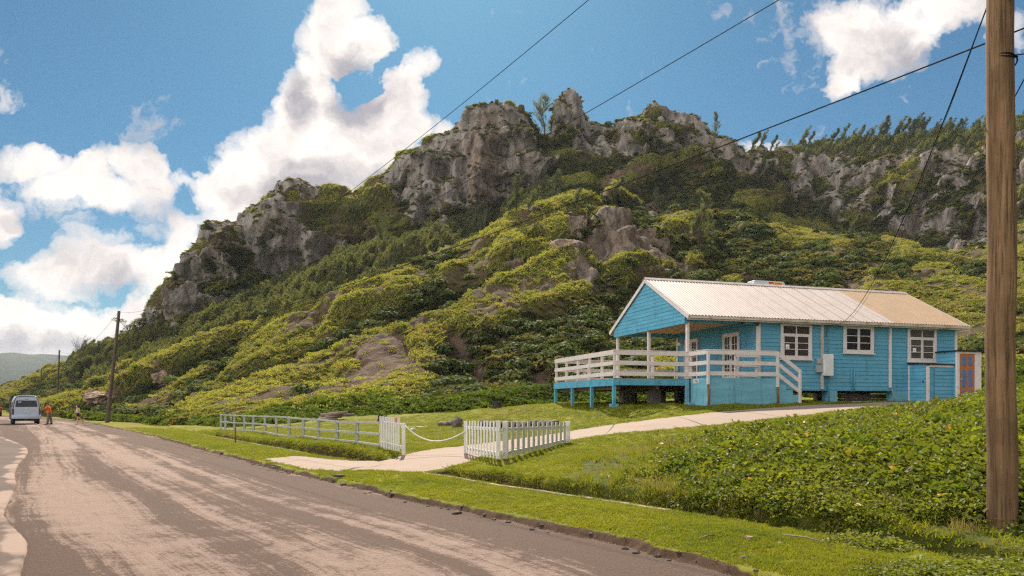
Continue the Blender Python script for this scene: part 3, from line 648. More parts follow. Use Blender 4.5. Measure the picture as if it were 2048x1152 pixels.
# distant wooded headland behind the end of the road
fx = np.linspace(-2300, -500, 240); fy = np.array([1150, 1250, 1350, 1450, 1600, 1900, 2300.])
FX, FY = np.meshgrid(fx*1., fy); crest = np.interp(fx, [-2300,-1500,-1300,-1080,-1000,-930,-860,-500], [80,92,97,103,108,104,100,70])
FZ = np.stack([crest*0-2, crest*.45, crest*.75, crest*.95, crest, crest*.7, crest*0-2]); FX = FX*FY/1500
FZ = FZ+6*fbm(FX/90, FY/90, FX*0, 4)*(FZ > 5)
fo = grid_mesh('headland', np.stack([FX, FY, FZ], -1).reshape(-1, 3), 7, 240, [paint('far_wood', (.018, .034, .026), .95, .6, .03, (.04, .055, .035), .8)])
tag(fo, kind='structure')
# ================================================================ VEGETATION
def leaf_mat(name, c1, c2, c3, trans=.35, rough=.55, spec=.35, wob=.5):
    m, nt = new_mat(name); N = NT(nt)
    rnd = N.n('ShaderNodeObjectInfo').outputs['Random']
    ti = N.n('ShaderNodeAttribute', attribute_name='tint', attribute_type='INSTANCER').outputs['Fac']
    pn = N.noise(N.obj(), 2.3, 3, .6)
    c = N.mix(N.math('ADD', N.math('MULTIPLY', ti, .8), N.math('MULTIPLY', rnd, .2), clamp=True), c1, c2)
    c = N.mix(N.ramp(N.math('ADD', N.math('MULTIPLY', pn, wob), N.math('MULTIPLY', rnd, 1-wob)), [(.38, 0.), (.7, 1.)]), c, c3)
    b = N.bsdf(c, rough, None, spec)
    t = N.n('ShaderNodeBsdfTranslucent', ins={'Color': N.mix(1., c, (1.25, 1.25, .5), 'MULTIPLY')}).outputs[0]
    N.out(N.n('ShaderNodeMixShader', ins={0: trans, 1: b, 2: t}).outputs[0]); return m
lm_scrub = leaf_mat('scrub_leaves', (.028, .046, .013), (.24, .27, .055), (.18, .15, .055), .45, .8, .06)
lm_low = leaf_mat('low_carpet', (.15, .175, .035), (.42, .43, .09), (.32, .26, .10), .45, .8, .06)
lm_bush = leaf_mat('bush_leaves', (.025, .045, .012), (.14, .175, .035), (.10, .12, .04), .4, .7, .12)
lm_vine = leaf_mat('vine_leaves', (.04, .08, .010), (.27, .29, .03), (.14, .15, .025), .45, .55, .13)
lm_casu = leaf_mat('casuarina_needles', (.085, .10, .048), (.20, .205, .10), (.14, .145, .08), .45, .8, .06)
lm_grass = leaf_mat('grass_blades', (.10, .15, .012), (.30, .30, .028), (.21, .205, .02), .45, .7, .1)
lm_dry = leaf_mat('dry_grass', (.16, .13, .05), (.36, .29, .12), (.24, .2, .08), .4, .8, .05)
lm_yellow = paint('yellow_leaf', (.55, .28, .02), .5, .3, 9)
m_twig = paint('twig', (.09, .065, .045), .9, .3, 6)
pr = random.Random(3)
def rv3():
    while True:
        v = Vector((pr.uniform(-1, 1), pr.uniform(-1, 1), pr.uniform(-1, 1)))
        if .05 < v.length < 1: return v
def leafquad(vs, fs, c, n, size, asp=1.6, roll=None):
    n = n.normalized(); a = n.cross(Vector((0, 0, 1)) if abs(n.z) < .95 else Vector((1, 0, 0))).normalized(); b = n.cross(a)
    t = pr.uniform(0, 6.28) if roll is None else roll
    u = (a*math.cos(t)+b*math.sin(t)); w = n.cross(u)
    o = len(vs); L, Wd = size*asp/2, size/2
    vs += [c-u*L, c+w*Wd*.9-u*L*.1, c+u*L, c-w*Wd*.9-u*L*.1]; fs.append((o, o+1, o+2, o+3))
def bush_proto(name, nleaf, size, flat, mat, seed, lumps=5):
    pr.seed(seed); vs, fs = [], []
    L = [(Vector((pr.uniform(-.55, .55), pr.uniform(-.55, .55), pr.uniform(0, .35))), pr.uniform(.35, .62)) for _ in range(lumps)]
    for i in range(nleaf):
        c0, r = pr.choice(L); v = rv3().normalized()
        if v.z < -.25: v.z = -v.z
        p = c0+v*r*pr.uniform(.72, 1.05); p.z *= flat
        n = (v+rv3()*.75); leafquad(vs, fs, p, n, size*pr.uniform(.6, 1.35), 1.5)
    return proto(name, vs, fs, mat)
def plume_proto(name, n, seed, lean=.25, h=1., mat=None, wid=.26, ln=.16, th=.022):
    pr.seed(seed); vs, fs = [], []
    for i in range(n):
        t = pr.uniform(.08, 1.0)**.9; r = wid*(1-t)**.6*pr.uniform(.1, 1)+.015; a = pr.uniform(0, 6.28)
        p = Vector((math.cos(a)*r+lean*t*t, math.sin(a)*r, t*h))
        d = Vector((math.cos(a)*.6+lean*1.3, math.sin(a)*.6, pr.uniform(.5, 1.6))).normalized()*ln*pr.uniform(.6, 1.2)
        s_ = d.cross(rv3()).normalized()*th; o = len(vs)
        vs += [p-s_, p+s_, p+d+s_*.2, p+d-s_*.2]; fs.append((o, o+1, o+2, o+3))
    return proto(name, vs, fs, mat or lm_casu)
def grass_proto(name, n, h, r, seed, mat, wid=.006, lean=.4):
    pr.seed(seed); vs, fs = [], []
    for i in range(n):
        a = pr.uniform(0, 6.28); q = Vector((math.cos(a), math.sin(a), 0))*r*pr.uniform(0, 1)
        l = Vector((pr.gauss(0, lean), pr.gauss(0, lean), 1)).normalized()*h*pr.uniform(.5, 1.1)
        s_ = Vector((math.cos(a*3), math.sin(a*3), 0))*wid; o = len(vs)
        b = q+l*.55+Vector((0, 0, h*.04)); vs += [q-s_, q+s_, b+s_*.7, b-s_*.7, q+l+Vector((l.x*.5, l.y*.5, -.1*h))]
        fs += [(o, o+1, o+2, o+3), (o+3, o+2, o+4)]
    return proto(name, vs, fs, mat)
def vine_proto(name, n, size, r, seed, yellow=0, hgt=.16):
    pr.seed(seed); vs, fs, mi = [], [], []
    for i in range(n):
        a = pr.uniform(0, 6.28); rr = r*math.sqrt(pr.uniform(0, 1)); z = hgt*pr.uniform(.1, 1)*(1-.5*(rr/r)**2)
        c = Vector((math.cos(a)*rr, math.sin(a)*rr, z)); nrm_ = Vector((pr.gauss(0, .5), pr.gauss(-.15, .5), 1)).normalized()
        sz = size*pr.uniform(.6, 1.25); u = nrm_.cross(Vector((math.cos(a), math.sin(a), .1))).normalized(); w = nrm_.cross(u)
        o = len(vs); k = pr.uniform(.15, .45)*sz
        # rounded, folded blade with a notch
        vs += [c-u*sz*.5, c-u*sz*.42+w*sz*.34+nrm_*k*.5, c+u*sz*.08+w*sz*.47+nrm_*k*.6, c+u*sz*.5+w*sz*.16+nrm_*k*.1, c+u*sz*.5-w*sz*.16+nrm_*k*.1, c+u*sz*.08-w*sz*.47+nrm_*k*.6, c-u*sz*.42-w*sz*.34+nrm_*k*.5, c+u*sz*.5]
        fs += [(o, o+1, o+2, o+3), (o, o+3, o+7, o+4), (o, o+4, o+5, o+6)]; mi += [1 if i < yellow else 0]*3
    p = proto(name, vs, fs, lm_vine); p.data.materials.append(lm_yellow); p.data.polygons.foreach_set('material_index', mi); return p
# ---- sampling on the hill mesh
Hc = (HV[:-1, :-1]+HV[1:, :-1]+HV[:-1, 1:]+HV[1:, 1:])/4
Ha = np.linalg.norm(np.cross(HV[1:, :-1]-HV[:-1, :-1], HV[:-1, 1:]-HV[:-1, :-1]), axis=-1)
mid = lambda a: (a[:-1, :-1]+a[1:, :-1]+a[:-1, 1:]+a[1:, 1:])/4
Hrock, Hscar, Hcasu, Hn, Hdv = mid(rock), mid(scar), mid(casu), nrm2[:-1, :-1], mid(dv)
Hpar = np.broadcast_to(((par[:-1]+par[1:])/2)[:, None], Ha.shape); Hpx = np.broadcast_to(((hpx[:-1]+hpx[1:])/2)[None], Ha.shape)
Hjit = lambda idx, n: (rng.uniform(size=(n, 1))*(HV[1:, :-1]-HV[:-1, :-1]).reshape(-1, 3)[idx]+rng.uniform(size=(n, 1))*(HV[:-1, 1:]-HV[:-1, :-1]).reshape(-1, 3)[idx])+HV[:-1, :-1].reshape(-1, 3)[idx]
def pick_hill(w, n):
    w = (w*Ha).ravel(); w = w/w.sum(); idx = rng.choice(len(w), n, p=w); return idx, Hjit(idx, n)
infr = ((Hpx > -120) & (Hpx < 2170)).astype(float)
vis = (Hpar < 10.0).astype(float)*infr
bare = np.clip(1-Hscar*1.0, .06, 1)*(1-sstep(Hrock, .3, .6))
bushy = sstep(-1.3*Hdv+1.0*fbm(Hc[..., 0]/6, Hc[..., 1]/6, Hc[..., 2]/6, 3), -.6, 1.0)
tone = np.clip(.42+.9*fbm(Hc[..., 0]/14, Hc[..., 1]/14, Hc[..., 2]/14, 4)+.16*Hdv, 0, 1)
yl = sdf_poly(Hpx.ravel(), (HOR-(Hc[..., 2]-EYE)/Hc[..., 1]*FOC).ravel(), [(590,385),(690,375),(790,350),(790,420),(740,480),(640,470)]).reshape(Hpx.shape); yl = sstep(yl, -10, 15)
bushy = bushy*(1-.7*yl)
tone = np.clip(tone+.4*yl-(.15*sstep(Hpx, 1450, 1600)), 0, 1)
brown = sstep(fbm(Hc[..., 0]/5+9, Hc[..., 1]/5, Hc[..., 2]/5, 4), .04, .2)*sstep(Hpar, 1, 2)      # bare soil gaps
near_w = np.clip(90/Hc[..., 1], .6, 2.2)
def rots_for(idx, n, tilt=.6):
    nn_ = Hn.reshape(-1, 3)[idx]
    r = np.zeros((n, 3)); r[:, 0] = -np.arctan2(nn_[:, 1], nn_[:, 2])*tilt; r[:, 1] = np.arctan2(nn_[:, 0], nn_[:, 2])*tilt; r[:, 2] = rng.uniform(0, 6.28, n); return r
scr = [bush_proto('scrub_clump', 210, .20, .62, lm_scrub, 1), bush_proto('scrub_clump', 190, .22, .5, lm_scrub, 2), bush_proto('scrub_clump', 230, .17, .8, lm_scrub, 3, 7), bush_proto('scrub_clump', 180, .24, .45, lm_scrub, 4)]
n = 44000
idx, pts = pick_hill(vis*bare*(.12+.95*bushy)*(1-.8*Hcasu)*sstep(Hpar, .8, 1.3)*(1-.88*brown)*near_w, n)
bb = bushy.ravel()[idx]; sc = (.30+.32*bb**1.5*rng.uniform(.4, 1.5, n))*(1+.9*(rng.uniform(size=n) > .95))
pts[:, 2] -= .1*sc
scatter('scrub', pts, rots_for(idx, n, .4), np.stack([sc*1.25, sc*1.25, sc*.8], -1), scr, rng.integers(0, 4, n), np.clip(tone.ravel()[idx]*1.0+rng.normal(0, .14, n)-.25*bb, 0, 1), 'dense low scrub of dark and yellow green bushes covering the hillside', 'scrub')
crp = [bush_proto('low_clump', 120, .17, .24, lm_low, 21, 6), bush_proto('low_clump', 130, .15, .18, lm_low, 22, 7)]
n = 52000
idx, pts = pick_hill(vis*bare*(1.15-bushy)*(1-.75*Hcasu)*sstep(Hpar, .8, 1.3)*(1-.92*brown)*near_w, n)
sc = rng.uniform(.3, .62, n); pts[:, 2] -= .05
scatter('hill_grass', pts, rots_for(idx, n, .9), np.stack([sc*1.2, sc*1.2, sc*1.1], -1), crp, rng.integers(0, 2, n), np.clip(tone.ravel()[idx]+rng.normal(0, .16, n), 0, 1), 'sunlit yellow green grass and creepers carpeting the open ridges of the hill', 'grass')
n = 1700
idx, pts = pick_hill(vis*bare*(sstep(bushy, .5, .9)+.02)*(1-.9*Hcasu)*sstep(Hpar, 1.2, 1.8)*(1-.9*yl)*near_w, n)
sc = rng.uniform(.8, 1.7, n); big_ = [bush_proto('bush_crown', 420, .17, .85, lm_bush, 15, 9), bush_proto('bush_crown', 460, .15, .75, lm_bush, 16, 11), bush_proto('bush_crown', 380, .19, .95, lm_bush, 17, 8)]
scatter('bushes', pts, rots_for(idx, n, .2), np.stack([sc, sc, sc*.85], -1), big_, rng.integers(0, 3, n), np.clip(rng.normal(.35, .25, n), 0, 1), 'separate darker green bushes gathered in the hollows of the hill', 'bushes')
# tufts clinging to the crags
n = 3600
idx, pts = pick_hill(vis*sstep(Hrock, .45, .7)*(sstep(Hn[..., 2], .35, .7)+.03)*(Hpar > 6), n)
sc = rng.uniform(.3, 1.0, n)
scatter('crag_plants', pts, rots_for(idx, n, .4), np.stack([sc, sc, sc*.8], -1), scr, rng.integers(0, 4, n), rng.uniform(.1, .9, n), 'small green plants rooted on ledges of the grey crags', 'plants')
# casuarina thicket under the left cliffs
plm = [plume_proto('sapling', 210, 31), plume_proto('sapling', 190, 32, .3), plume_proto('sapling', 230, 33, .2, 1., None, .32), plume_proto('sapling', 170, 34, .15)]
n = 9500
idx, pts = pick_hill(vis*sstep(Hcasu, .3, .6)*np.clip(140/Hc[..., 1], .7, 2), n)
sc = rng.uniform(.6, 1.6, n)*np.where(rng.uniform(size=n) > .92, 1.5, 1)*np.where(pts[:, 1] > 150, 1.2, 1)
rt = np.stack([rng.normal(0, .1, n), rng.normal(.08, .12, n), rng.uniform(-.9, .9, n)], -1)
scatter('casuarina_thicket', pts, rt, np.stack([sc*1.2, sc*1.2, sc], -1), plm, rng.integers(0, 4, n), np.clip(.5*fbm(pts[:, 0]/6, pts[:, 1]/6, pts[:, 2]/6, 3)+rng.uniform(.1, .8, n), 0, 1), 'grey green thicket of feathery casuarina saplings below the left crags', 'thicket')
# broad-leaved creeper along the foot of the hill
lm_creep = leaf_mat('creeper_leaves', (.022, .055, .008), (.20, .26, .03), (.10, .13, .02), .45, .8, .03)
vfar = [bush_proto('creeper_clump', 150, .20, .5, lm_creep, 41, 6), bush_proto('creeper_clump', 140, .19, .42, lm_creep, 42, 6)]
n = 5200
lowc = vis*bare*(1-sstep(Hpar, 1.15, 1.7))*sstep(Hpar, .0, .1)
idx, pts = pick_hill(lowc*(Hpx > 150)*np.clip(60/Hc[..., 1], .4, 1.2), n)
sc = rng.uniform(.4, .9, n)
scatter('creeper', pts, rots_for(idx, n, .7), np.stack([sc*1.15, sc*1.15, sc], -1), vfar, rng.integers(0, 2, n), np.clip(.55+.8*fbm(pts[:, 0]/4, pts[:, 1]/4, pts[:, 2]/4, 3)+rng.normal(0, .15, n), 0, 1), 'bright green broad leaved creeper along the foot of the hill behind the lawn', 'creeper')
# ---- sampling on the ground sheet
G = V.reshape(nr, nc, 3); Gc = (G[:-1, :-1]+G[1:, 1:])/2
Ga = np.linalg.norm(np.cross(G[1:, :-1]-G[:-1, :-1], G[:-1, 1:]-G[:-1, :-1]), axis=-1)
Gpx = Gc[..., 0]/Gc[..., 1]*FOC+1024; ginf = ((Gpx > -150) & (Gpx < 2200)).astype(float)
Gbk, Gdit = cellmean(bankm), cellmean(ditch); Gsj = c_sj
def pick_ground(w, n):
    w = (w*Ga).ravel(); w = w/w.sum(); idx = rng.choice(len(w), n, p=w)
    p = G[:-1, :-1].reshape(-1, 3)[idx]+rng.uniform(size=(n, 1))*(G[1:, :-1]-G[:-1, :-1]).reshape(-1, 3)[idx]+rng.uniform(size=(n, 1))*(G[:-1, 1:]-G[:-1, :-1]).reshape(-1, 3)[idx]
    return idx, p
def rz(n, t=.15): return np.stack([rng.normal(0, t, n), rng.normal(0, t, n), rng.uniform(0, 6.28, n)], -1)
D2 = (9/Gc[..., 1])**1.6
gp_ = [grass_proto('turf_tuft', 26, .045, .07, 51, lm_grass, .0035, .6), grass_proto('turf_tuft', 22, .035, .08, 52, lm_grass, .0035, .7)]
n = 62000
edgefade = sstep(Gsj, .12, .3)*(1-((Gsj > 2.25) & (Gsj < 3.1))*(Gdit > .02))*(1-Gbk)*isgr
idx, pts = pick_ground(ginf*edgefade*np.clip(D2, 0, 2)*(Gc[..., 1] < 46), n)
far_k = np.clip(pts[:, 1]/13, 1, 2.2); sc = rng.uniform(.6, 1.15, n)
tg = np.clip(.5+1.1*fbm(pts[:, 0]/1.6, pts[:, 1]/1.6, pts[:, 0]*0, 4)+rng.normal(0, .12, n), 0, 1)
scatter('lawn_grass', pts, rz(n), np.stack([sc*far_k, sc*far_k, sc*np.clip(far_k, 1, 1.15)], -1), gp_, rng.integers(0, 2, n), tg, 'short mown grass on the verge, the lawn and the mound', 'grass')
# vines on the bank
vn = [vine_proto('vine_clump', 44, .066, .30, 61), vine_proto('vine_clump', 52, .054, .32, 62), vine_proto('vine_clump', 36, .078, .28, 63, 2), vine_proto('vine_clump', 48, .06, .3, 64)]
n = 14000
lush = sstep(fbm(Gc[..., 0]*.7, Gc[..., 1]*.7, Gc[..., 0]*0+3, 4)+1.0*(sstep(Gpx, 1100, 1650)-.45), -.12, .3)
poleclear = 1-((np.abs(Gc[..., 0]-5.35) < .9) & (Gc[..., 1] > 5.9) & (Gc[..., 1] < 8.7))*.93
GB2 = cellmean(bk)
idx, pts = pick_ground(ginf*poleclear*(Gbk > .5)*(sstep(GB2, .5, 2.2)*.97+.03)*(.05+lush)*(.16+.84*(1-sstep(Gc[..., 1]+1.5*fbm(Gc[..., 0]*.3, Gc[..., 1]*.3, Gc[..., 0]*0, 2), 11.5, 16)))*np.clip((11/Gc[..., 1])**1.1, .25, 1.6), n)
bkk = cellmean(bk).ravel()[idx]; sc = rng.uniform(.5, 1.4, n)*np.clip(pts[:, 1]/16, 1, 1.4)*(.55+.45*sstep(bkk, 0, 3.0))
nrmg = rz(n, .25); nrmg[:, 0] += .25
lum_ = np.clip(.45+.9*fbm(pts[:, 0]*.9, pts[:, 1]*.9, pts[:, 0]*0, 3)+rng.normal(0, .22, n), 0, 1)
pts[:, 2] += rng.uniform(-.02, .16, n)*sstep(bkk, 0, 3)
scatter('vine_bank', pts, nrmg, np.stack([sc, sc, sc*1.2], -1), vn, rng.choice(4, n, p=[.30, .32, .09, .29]), lum_, 'glossy green creeping vines with a few yellow leaves on the bank before the driveway', 'vines')
# creepers spilling over the verge at the bottom right corner
n = 1300
wv_ = np.clip(fbm(Gc[..., 0]*1.1, Gc[..., 1]*1.1, Gc[..., 0]*0+8, 3)+.1, 0, 1)*sstep(Gc[..., 0], 2.6, 4.2)*(Gc[..., 1] < 11)*(Gsj > .7)*(1-Gbk)*(Gsj < 3.3)*isgr
idx, pts = pick_ground(ginf*wv_*sstep(Gpx, 1500, 1750), n); sc = rng.uniform(.35, .7, n)
scatter('verge_creeper', pts, rz(n, .2), np.stack([sc, sc, sc*.8], -1), vn, rng.choice(4, n, p=[.33, .33, .01, .33]), rng.uniform(.4, 1, n), 'pale green creeper runners spreading over the verge by the pole foot', 'creeper')
# long wispy grass on the bank
gl = [grass_proto('long_tuft', 24, .34, .14, 71, lm_dry, .0045, .35), grass_proto('long_tuft', 26, .26, .16, 72, lm_grass, .005, .4), grass_proto('long_tuft', 22, .3, .12, 73, lm_dry, .004, .5)]
n = 15000
wsp = sstep(fbm(Gc[..., 0]*.5+20, Gc[..., 1]*.5, Gc[..., 0]*0, 3)+.12*sstep(Gc[..., 1], 15, 20), -.05, .25)
idx, pts = pick_ground(ginf*(Gbk > .3)*poleclear*(.25+.75*sstep(GB2, .2, 1.5))*(.15+wsp)*np.clip((15/Gc[..., 1]), .3, 1.4), n); sc = rng.uniform(.6, 1.25, n)*(.6+.4*sstep(cellmean(bk).ravel()[idx], 0, 3.0))
scatter('long_grass', pts, rz(n, .2), np.stack([sc*1.2, sc*1.2, sc], -1), gl, rng.choice(3, n, p=[.22, .66, .12]), rng.uniform(0, 1, n), 'long wispy grass growing through the vines on the bank', 'grass')
# moss-like turf overhanging the ditch
n = 2600
idx, pts = pick_ground(ginf*(Gsj < 3.3)*(Gsj > 3.06)*(1-isdr)*np.clip(16/Gc[..., 1], .3, 1.5), n); sc = rng.uniform(1.2, 2.6, n)
scatter('ditch_turf', pts, rz(n, .35), np.stack([sc, sc, sc*.8], -1), gp_, rng.integers(0, 2, n), rng.uniform(0, .7, n), 'shaggy turf hanging over the edge of the roadside ditch', 'turf')
# ---- individual casuarina trees
def casuarina(seed, h, lean, dens=1.0, spr=1.0):
    r_ = random.Random(seed); mb = MB(); vs, fs = [], []
    tp = [Vector((lean*h*(k/6)**1.6+r_.gauss(0, .03*h)*(k > 0), r_.gauss(0, .02*h)*(k > 0), h*.92*k/6)) for k in range(7)]
    mb.tube(tp, [h*.017*(1-.85*k/6) for k in range(7)], 6)
    nb = int(38*dens)
    for b in range(nb):
        t = r_.uniform(.05, .98); i = min(int(t*6), 5); q = tp[i].lerp(tp[i+1], t*6-i)
        a = r_.uniform(0, 6.28); L = h*spr*(.10+.22*(1-t))*r_.uniform(.6, 1.15)
        d = Vector((math.cos(a)*.75+lean*2.2, math.sin(a)*.75, r_.uniform(.7, 1.7))).normalized()
        e = q+d*L; m_ = q.lerp(e, .5)-Vector((0, 0, L*.06)); mb.tube([q, m_, e], [h*.005, h*.003, h*.001], 4, caps=False)
        for k in range(int(60*dens)):
            u = r_.uniform(.25, 1.12); p = q+d*L*u+Vector((r_.gauss(0, .05), r_.gauss(0, .05), r_.gauss(0, .04)))*h*.42
            dd_ = (d*.6+Vector((lean*1.5+r_.gauss(0, .35), r_.gauss(0, .35), r_.uniform(.0, .9)))).normalized()*h*.05*r_.uniform(.6, 1.5)
            s_ = dd_.cross(Vector((r_.gauss(0, 1), r_.gauss(0, 1), r_.gauss(0, 1)))).normalized()*h*.0052; o = len(vs)
            vs += [p-s_, p+s_, p+dd_+s_*.3, p+dd_-s_*.3]; fs.append((o, o+1, o+2, o+3))
    root = empty('casuarina_tree'); mb.build('trunk', m_twig, root)
    me = bpy.data.meshes.new('crown'); me.from_pydata(vs, [], fs); me.materials.append(lm_casu); me.update()
    c = bpy.data.objects.new('crown', me); COL.objects.link(c); c.parent = root; return root
def hill_at(px, py_target=None, kpar=None):
    j = int(np.argmin(np.abs(hpx-px)))
    if kpar is not None: i = int(np.argmin(np.abs(par-kpar)))
    else:
        yy_ = HOR-(HV[:, j, 2]-EYE)/HV[:, j, 1]*FOC; fr = par <= 9.05
        # first (nearest) row whose projection reaches py_target
        cand = np.where(fr & (yy_ <= py_target) & (par > .5))[0]; i = int(cand[0]) if len(cand) else int(np.argmin(np.where(fr, yy_, 1e9)))
    return Vector(HV[i, j])
ct = [casuarina(201, 10.5, .06, .75, 1.5), casuarina(202, 7, .34), casuarina(203, 7, .42, .9), casuarina(204, 7, .26, .8), casuarina(205, 8, .03, .8)]
ct[0].location = hill_at(1088, 272)+Vector((0, 0, -.6))
tag(ct[0], 'tall feathery casuarina tree standing in the notch between the two summit crags', 'tree')
ct[4].location = hill_at(1432, 262)+Vector((0, .5, -.6)); ct[4].scale = (.8, .8, .8)
tag(ct[4], 'thin bare looking casuarina on the right shoulder of the summit rocks', 'tree')
RT = [(1500,7.0),(1518,6.0),(1536,5.5),(1552,4.0),(1600,7.5),(1612,5.5),(1640,5),(1664,6),(1680,7),(1700,6),(1718,6.5),(1735,6),(1752,8),(1768,7),(1784,7.5),(1800,6.8),(1818,8.6),(1832,6.6),(1846,7),(1862,5.5),(1880,5),(1896,5.5),(1912,5),(1926,6),(1940,5),(1960,6.5),(2035,6),(2047,5),(1656,5),(1726,5),(1762,5.6),(1792,5.4),(1808,6.2),(1840,5.2),(1870,4.6),(1904,4.2),(1706,4.5),(1590,4.6),(1935,4.2),(1968,4.4)]
used = {1: False, 2: False, 3: False}
rr_ = random.Random(9)
for i, (px, h) in enumerate(RT):
    k = [1, 2, 1, 3, 2][i % 5]
    if not used[k]: o = ct[k]; used[k] = True
    else: o = copy_tree(ct[k])
    p = hill_at(px, kpar=9.0)
    o.location = p+Vector((0, rr_.uniform(-1.5, 1.5), -.5)); s_ = h/7*.8; o.scale = (s_*1.1, s_*1.1, s_); o.rotation_euler = (0, 0, rr_.uniform(-.5, .5))
    tag(o, 'windswept casuarina in the row leaning along the right hand ridge', 'tree', 'casuarinas along the right hand ridge')
MC = [(1400,470,5.6),(1385,478,4.4),(1420,476,3.6),(1228,400,3.8),(1315,420,4.0),(1185,345,3.4),(1150,420,3.2),(1640,440,5.5),(1665,452,5),(1620,448,4.2),(1520,355,5.5),(1535,362,4.6),(1040,420,4.4),(1060,425,3.8),(1020,432,3.6),(1700,470,4),(1820,430,3.5),(700,500,4.6),(722,492,4),(1480,640,2.5)]
for (px, py, h) in MC[:-1]:
    o = copy_tree(ct[[1, 3, 4][rr_.randrange(3)]]); o.location = hill_at(px, py)+Vector((0, 0, -.3)); s_ = h/7; o.scale = (s_*1.3, s_*1.3, s_); o.rotation_euler = (0, 0, rr_.uniform(-1, 1))
    tag(o, 'young casuarina standing among the scrub on the hill slope', 'tree', 'young casuarinas dotted over the slope')
# bare shrubs and a leafy tree on the skyline at far left
def bare_tree(seed, h):
    r_ = random.Random(seed); mb = MB()
    def br(p, d, L, r, lv):
        e = p+d*L; m_ = p.lerp(e, .5)+Vector((r_.gauss(0, .04), r_.gauss(0, .04), 0))*L; mb.tube([p, m_, e], [r, r*.8, r*.55], 4, caps=False)
        if lv:
            for _ in range(3): br(e if r_.random() < .6 else m_, (d+Vector((r_.gauss(0, .45), r_.gauss(0, .45), r_.uniform(0, .3)))).normalized(), L*r_.uniform(.55, .8), r*.55, lv-1)
    for _ in range(4): br(Vector((r_.gauss(0, .1), r_.gauss(0, .1), 0)), Vector((r_.gauss(0, .25), r_.gauss(0, .25), 1)).normalized(), h*.38, h*.012, 3)
    return mb
for i, (px, py, h, lb) in enumerate([(178,705,5.5,'bare grey shrub on the skyline, nearer the two thin poles'),(160,712,4.2,'smaller bare shrub on the far left skyline'),(318,690,3,'bare twiggy shrub in the thicket right of the leaning pole')]):
    o = bare_tree(300+i, h).build('bare_shrub', m_twig); q = hill_at(px, py+4); o.location = q; tag(o, lb, 'shrub')
def leafy_tree(seed, h, w):
    r_ = random.Random(seed); mb = MB(); vs, fs = [], []; root = empty('leafy_tree')
    mb.tube([(0, 0, -.3), (.1*h*.3, 0, h*.35), (.05*h, 0, h*.7)], [h*.04, h*.028, h*.012], 6)
    pr.seed(seed)
    for b in range(13):
        c_ = Vector((r_.uniform(-w, w), r_.uniform(-w, w)*.7, h*r_.uniform(.4, .95))); mb.tube([(0, 0, h*.35), c_*.6+Vector((0, 0, h*.2)), c_], [h*.015, h*.01, h*.004], 4, caps=False)
        for k in range(110):
            v = rv3(); leafquad(vs, fs, c_+Vector((v.x*w*.42, v.y*w*.42, v.z*h*.13)), v+rv3()*.8, h*.035*pr.uniform(.6, 1.3), 1.5)
    mb.build('trunk', m_twig, root)
    me = bpy.data.meshes.new('crown'); me.from_pydata(vs, [], fs); me.materials.append(lm_scrub); me.update()
    c = bpy.data.objects.new('crown', me); COL.objects.link(c); c.parent = root; return root
for i, (px, py, h, w_, lb) in enumerate([(258,668,3.9,2.2,'spreading leafy tree at the left foot of the crags, against the clouds'),(246,676,2.4,1.4,'round leafy bush-like tree on the skyline just right of the leaning pole'),(278,655,2.8,1.2,'small leafy tree tucked against the lowest left crag'),(212,700,2.2,1.3,'low leafy tree where the skyline drops left of the leaning pole')]):
    o = leafy_tree(400+i, h, w_); o.location = hill_at(px, py+8); tag(o, lb, 'tree')
# ================================================================ HOUSE
TH = math.atan2(.3, .954); W0 = Vector((6.95, 30.33, 1.5)); CU, SU = math.cos(TH), math.sin(TH)
def HU(px, py, w=0.):
    r = (px-1024)/FOC; bx, by = W0.x-SU*w, W0.y+CU*w
    u = (r*by-bx)/(CU-SU*r); return u, (HOR-py)/FOC*(by+SU*u)
def HG(u, w): x, y = W0.x+CU*u-SU*w, W0.y+SU*u+CU*w; return gz(x, y)-1.5
def siding_mat(name, col):
    m, nt = new_mat(name); N = NT(nt); co = N.obj()
    a = N.noise(N.scale(co, (.6, .6, 3)), 1.6, 6, .7); b = N.noise(N.scale(co, (6, 6, 30)), 1., 4, .7); st = N.noise(N.scale(co, (5, 5, .5)), 1., 5, .7)
    c = N.mix(N.ramp(a, [(.3, 0.), (.7, 1.)]), [x*.80 for x in col], [x*1.15 for x in col])
    c = N.mix(N.math('MULTIPLY', N.ramp(b, [(.55, 0.), (.75, 1.)]), .5), c, [x*.6 for x in col])
    c = N.mix(N.math('MULTIPLY', N.ramp(st, [(.54, 0.), (.72, 1.)]), .5), c, (.05, .11, .13))
    rows = N.n('ShaderNodeSeparateXYZ', ins={0: co}).outputs[2]
    wn = N.n('ShaderNodeTexWhiteNoise', noise_dimensions='1D', ins={'W': N.math('FLOOR', N.math('DIVIDE', rows, .165))}).outputs[0]
    c = N.mix(N.math('MULTIPLY', wn, .16), c, [x*.55 for x in col])
    N.out(N.bsdf(c, .6, N.bump(b, .25, .01), .3)); return m
m_blue = siding_mat('blue_siding', (.105, .345, .475))
m_bwall = siding_mat('blue_render_wall', (.16, .40, .49))
m_trimb = paint('blue_trim', (.09, .33, .45), .6, .15, 5, (.04, .09, .1), .5)
m_white = paint('white_paint', (.66, .60, .56), .5, .06, 5, (.42, .34, .28), .45)
m_wrail = paint('white_rail_paint', (.64, .57, .53), .55, .07, 4, (.5, .38, .30), .5)
m_rustw = paint('rust_streaked_white', (.58, .50, .42), .6, .08, 3, (.34, .17, .06), .8, stretch=(1, 1, .3))
m_rust = paint('rust', (.20, .065, .025), .85, .4, 8)
m_ceil = paint('porch_ceiling', (.55, .42, .32), .7, .15, 4)
m_darkw = paint('old_timber_and_gap_shade', (.10, .065, .04), .85, .3, 5)
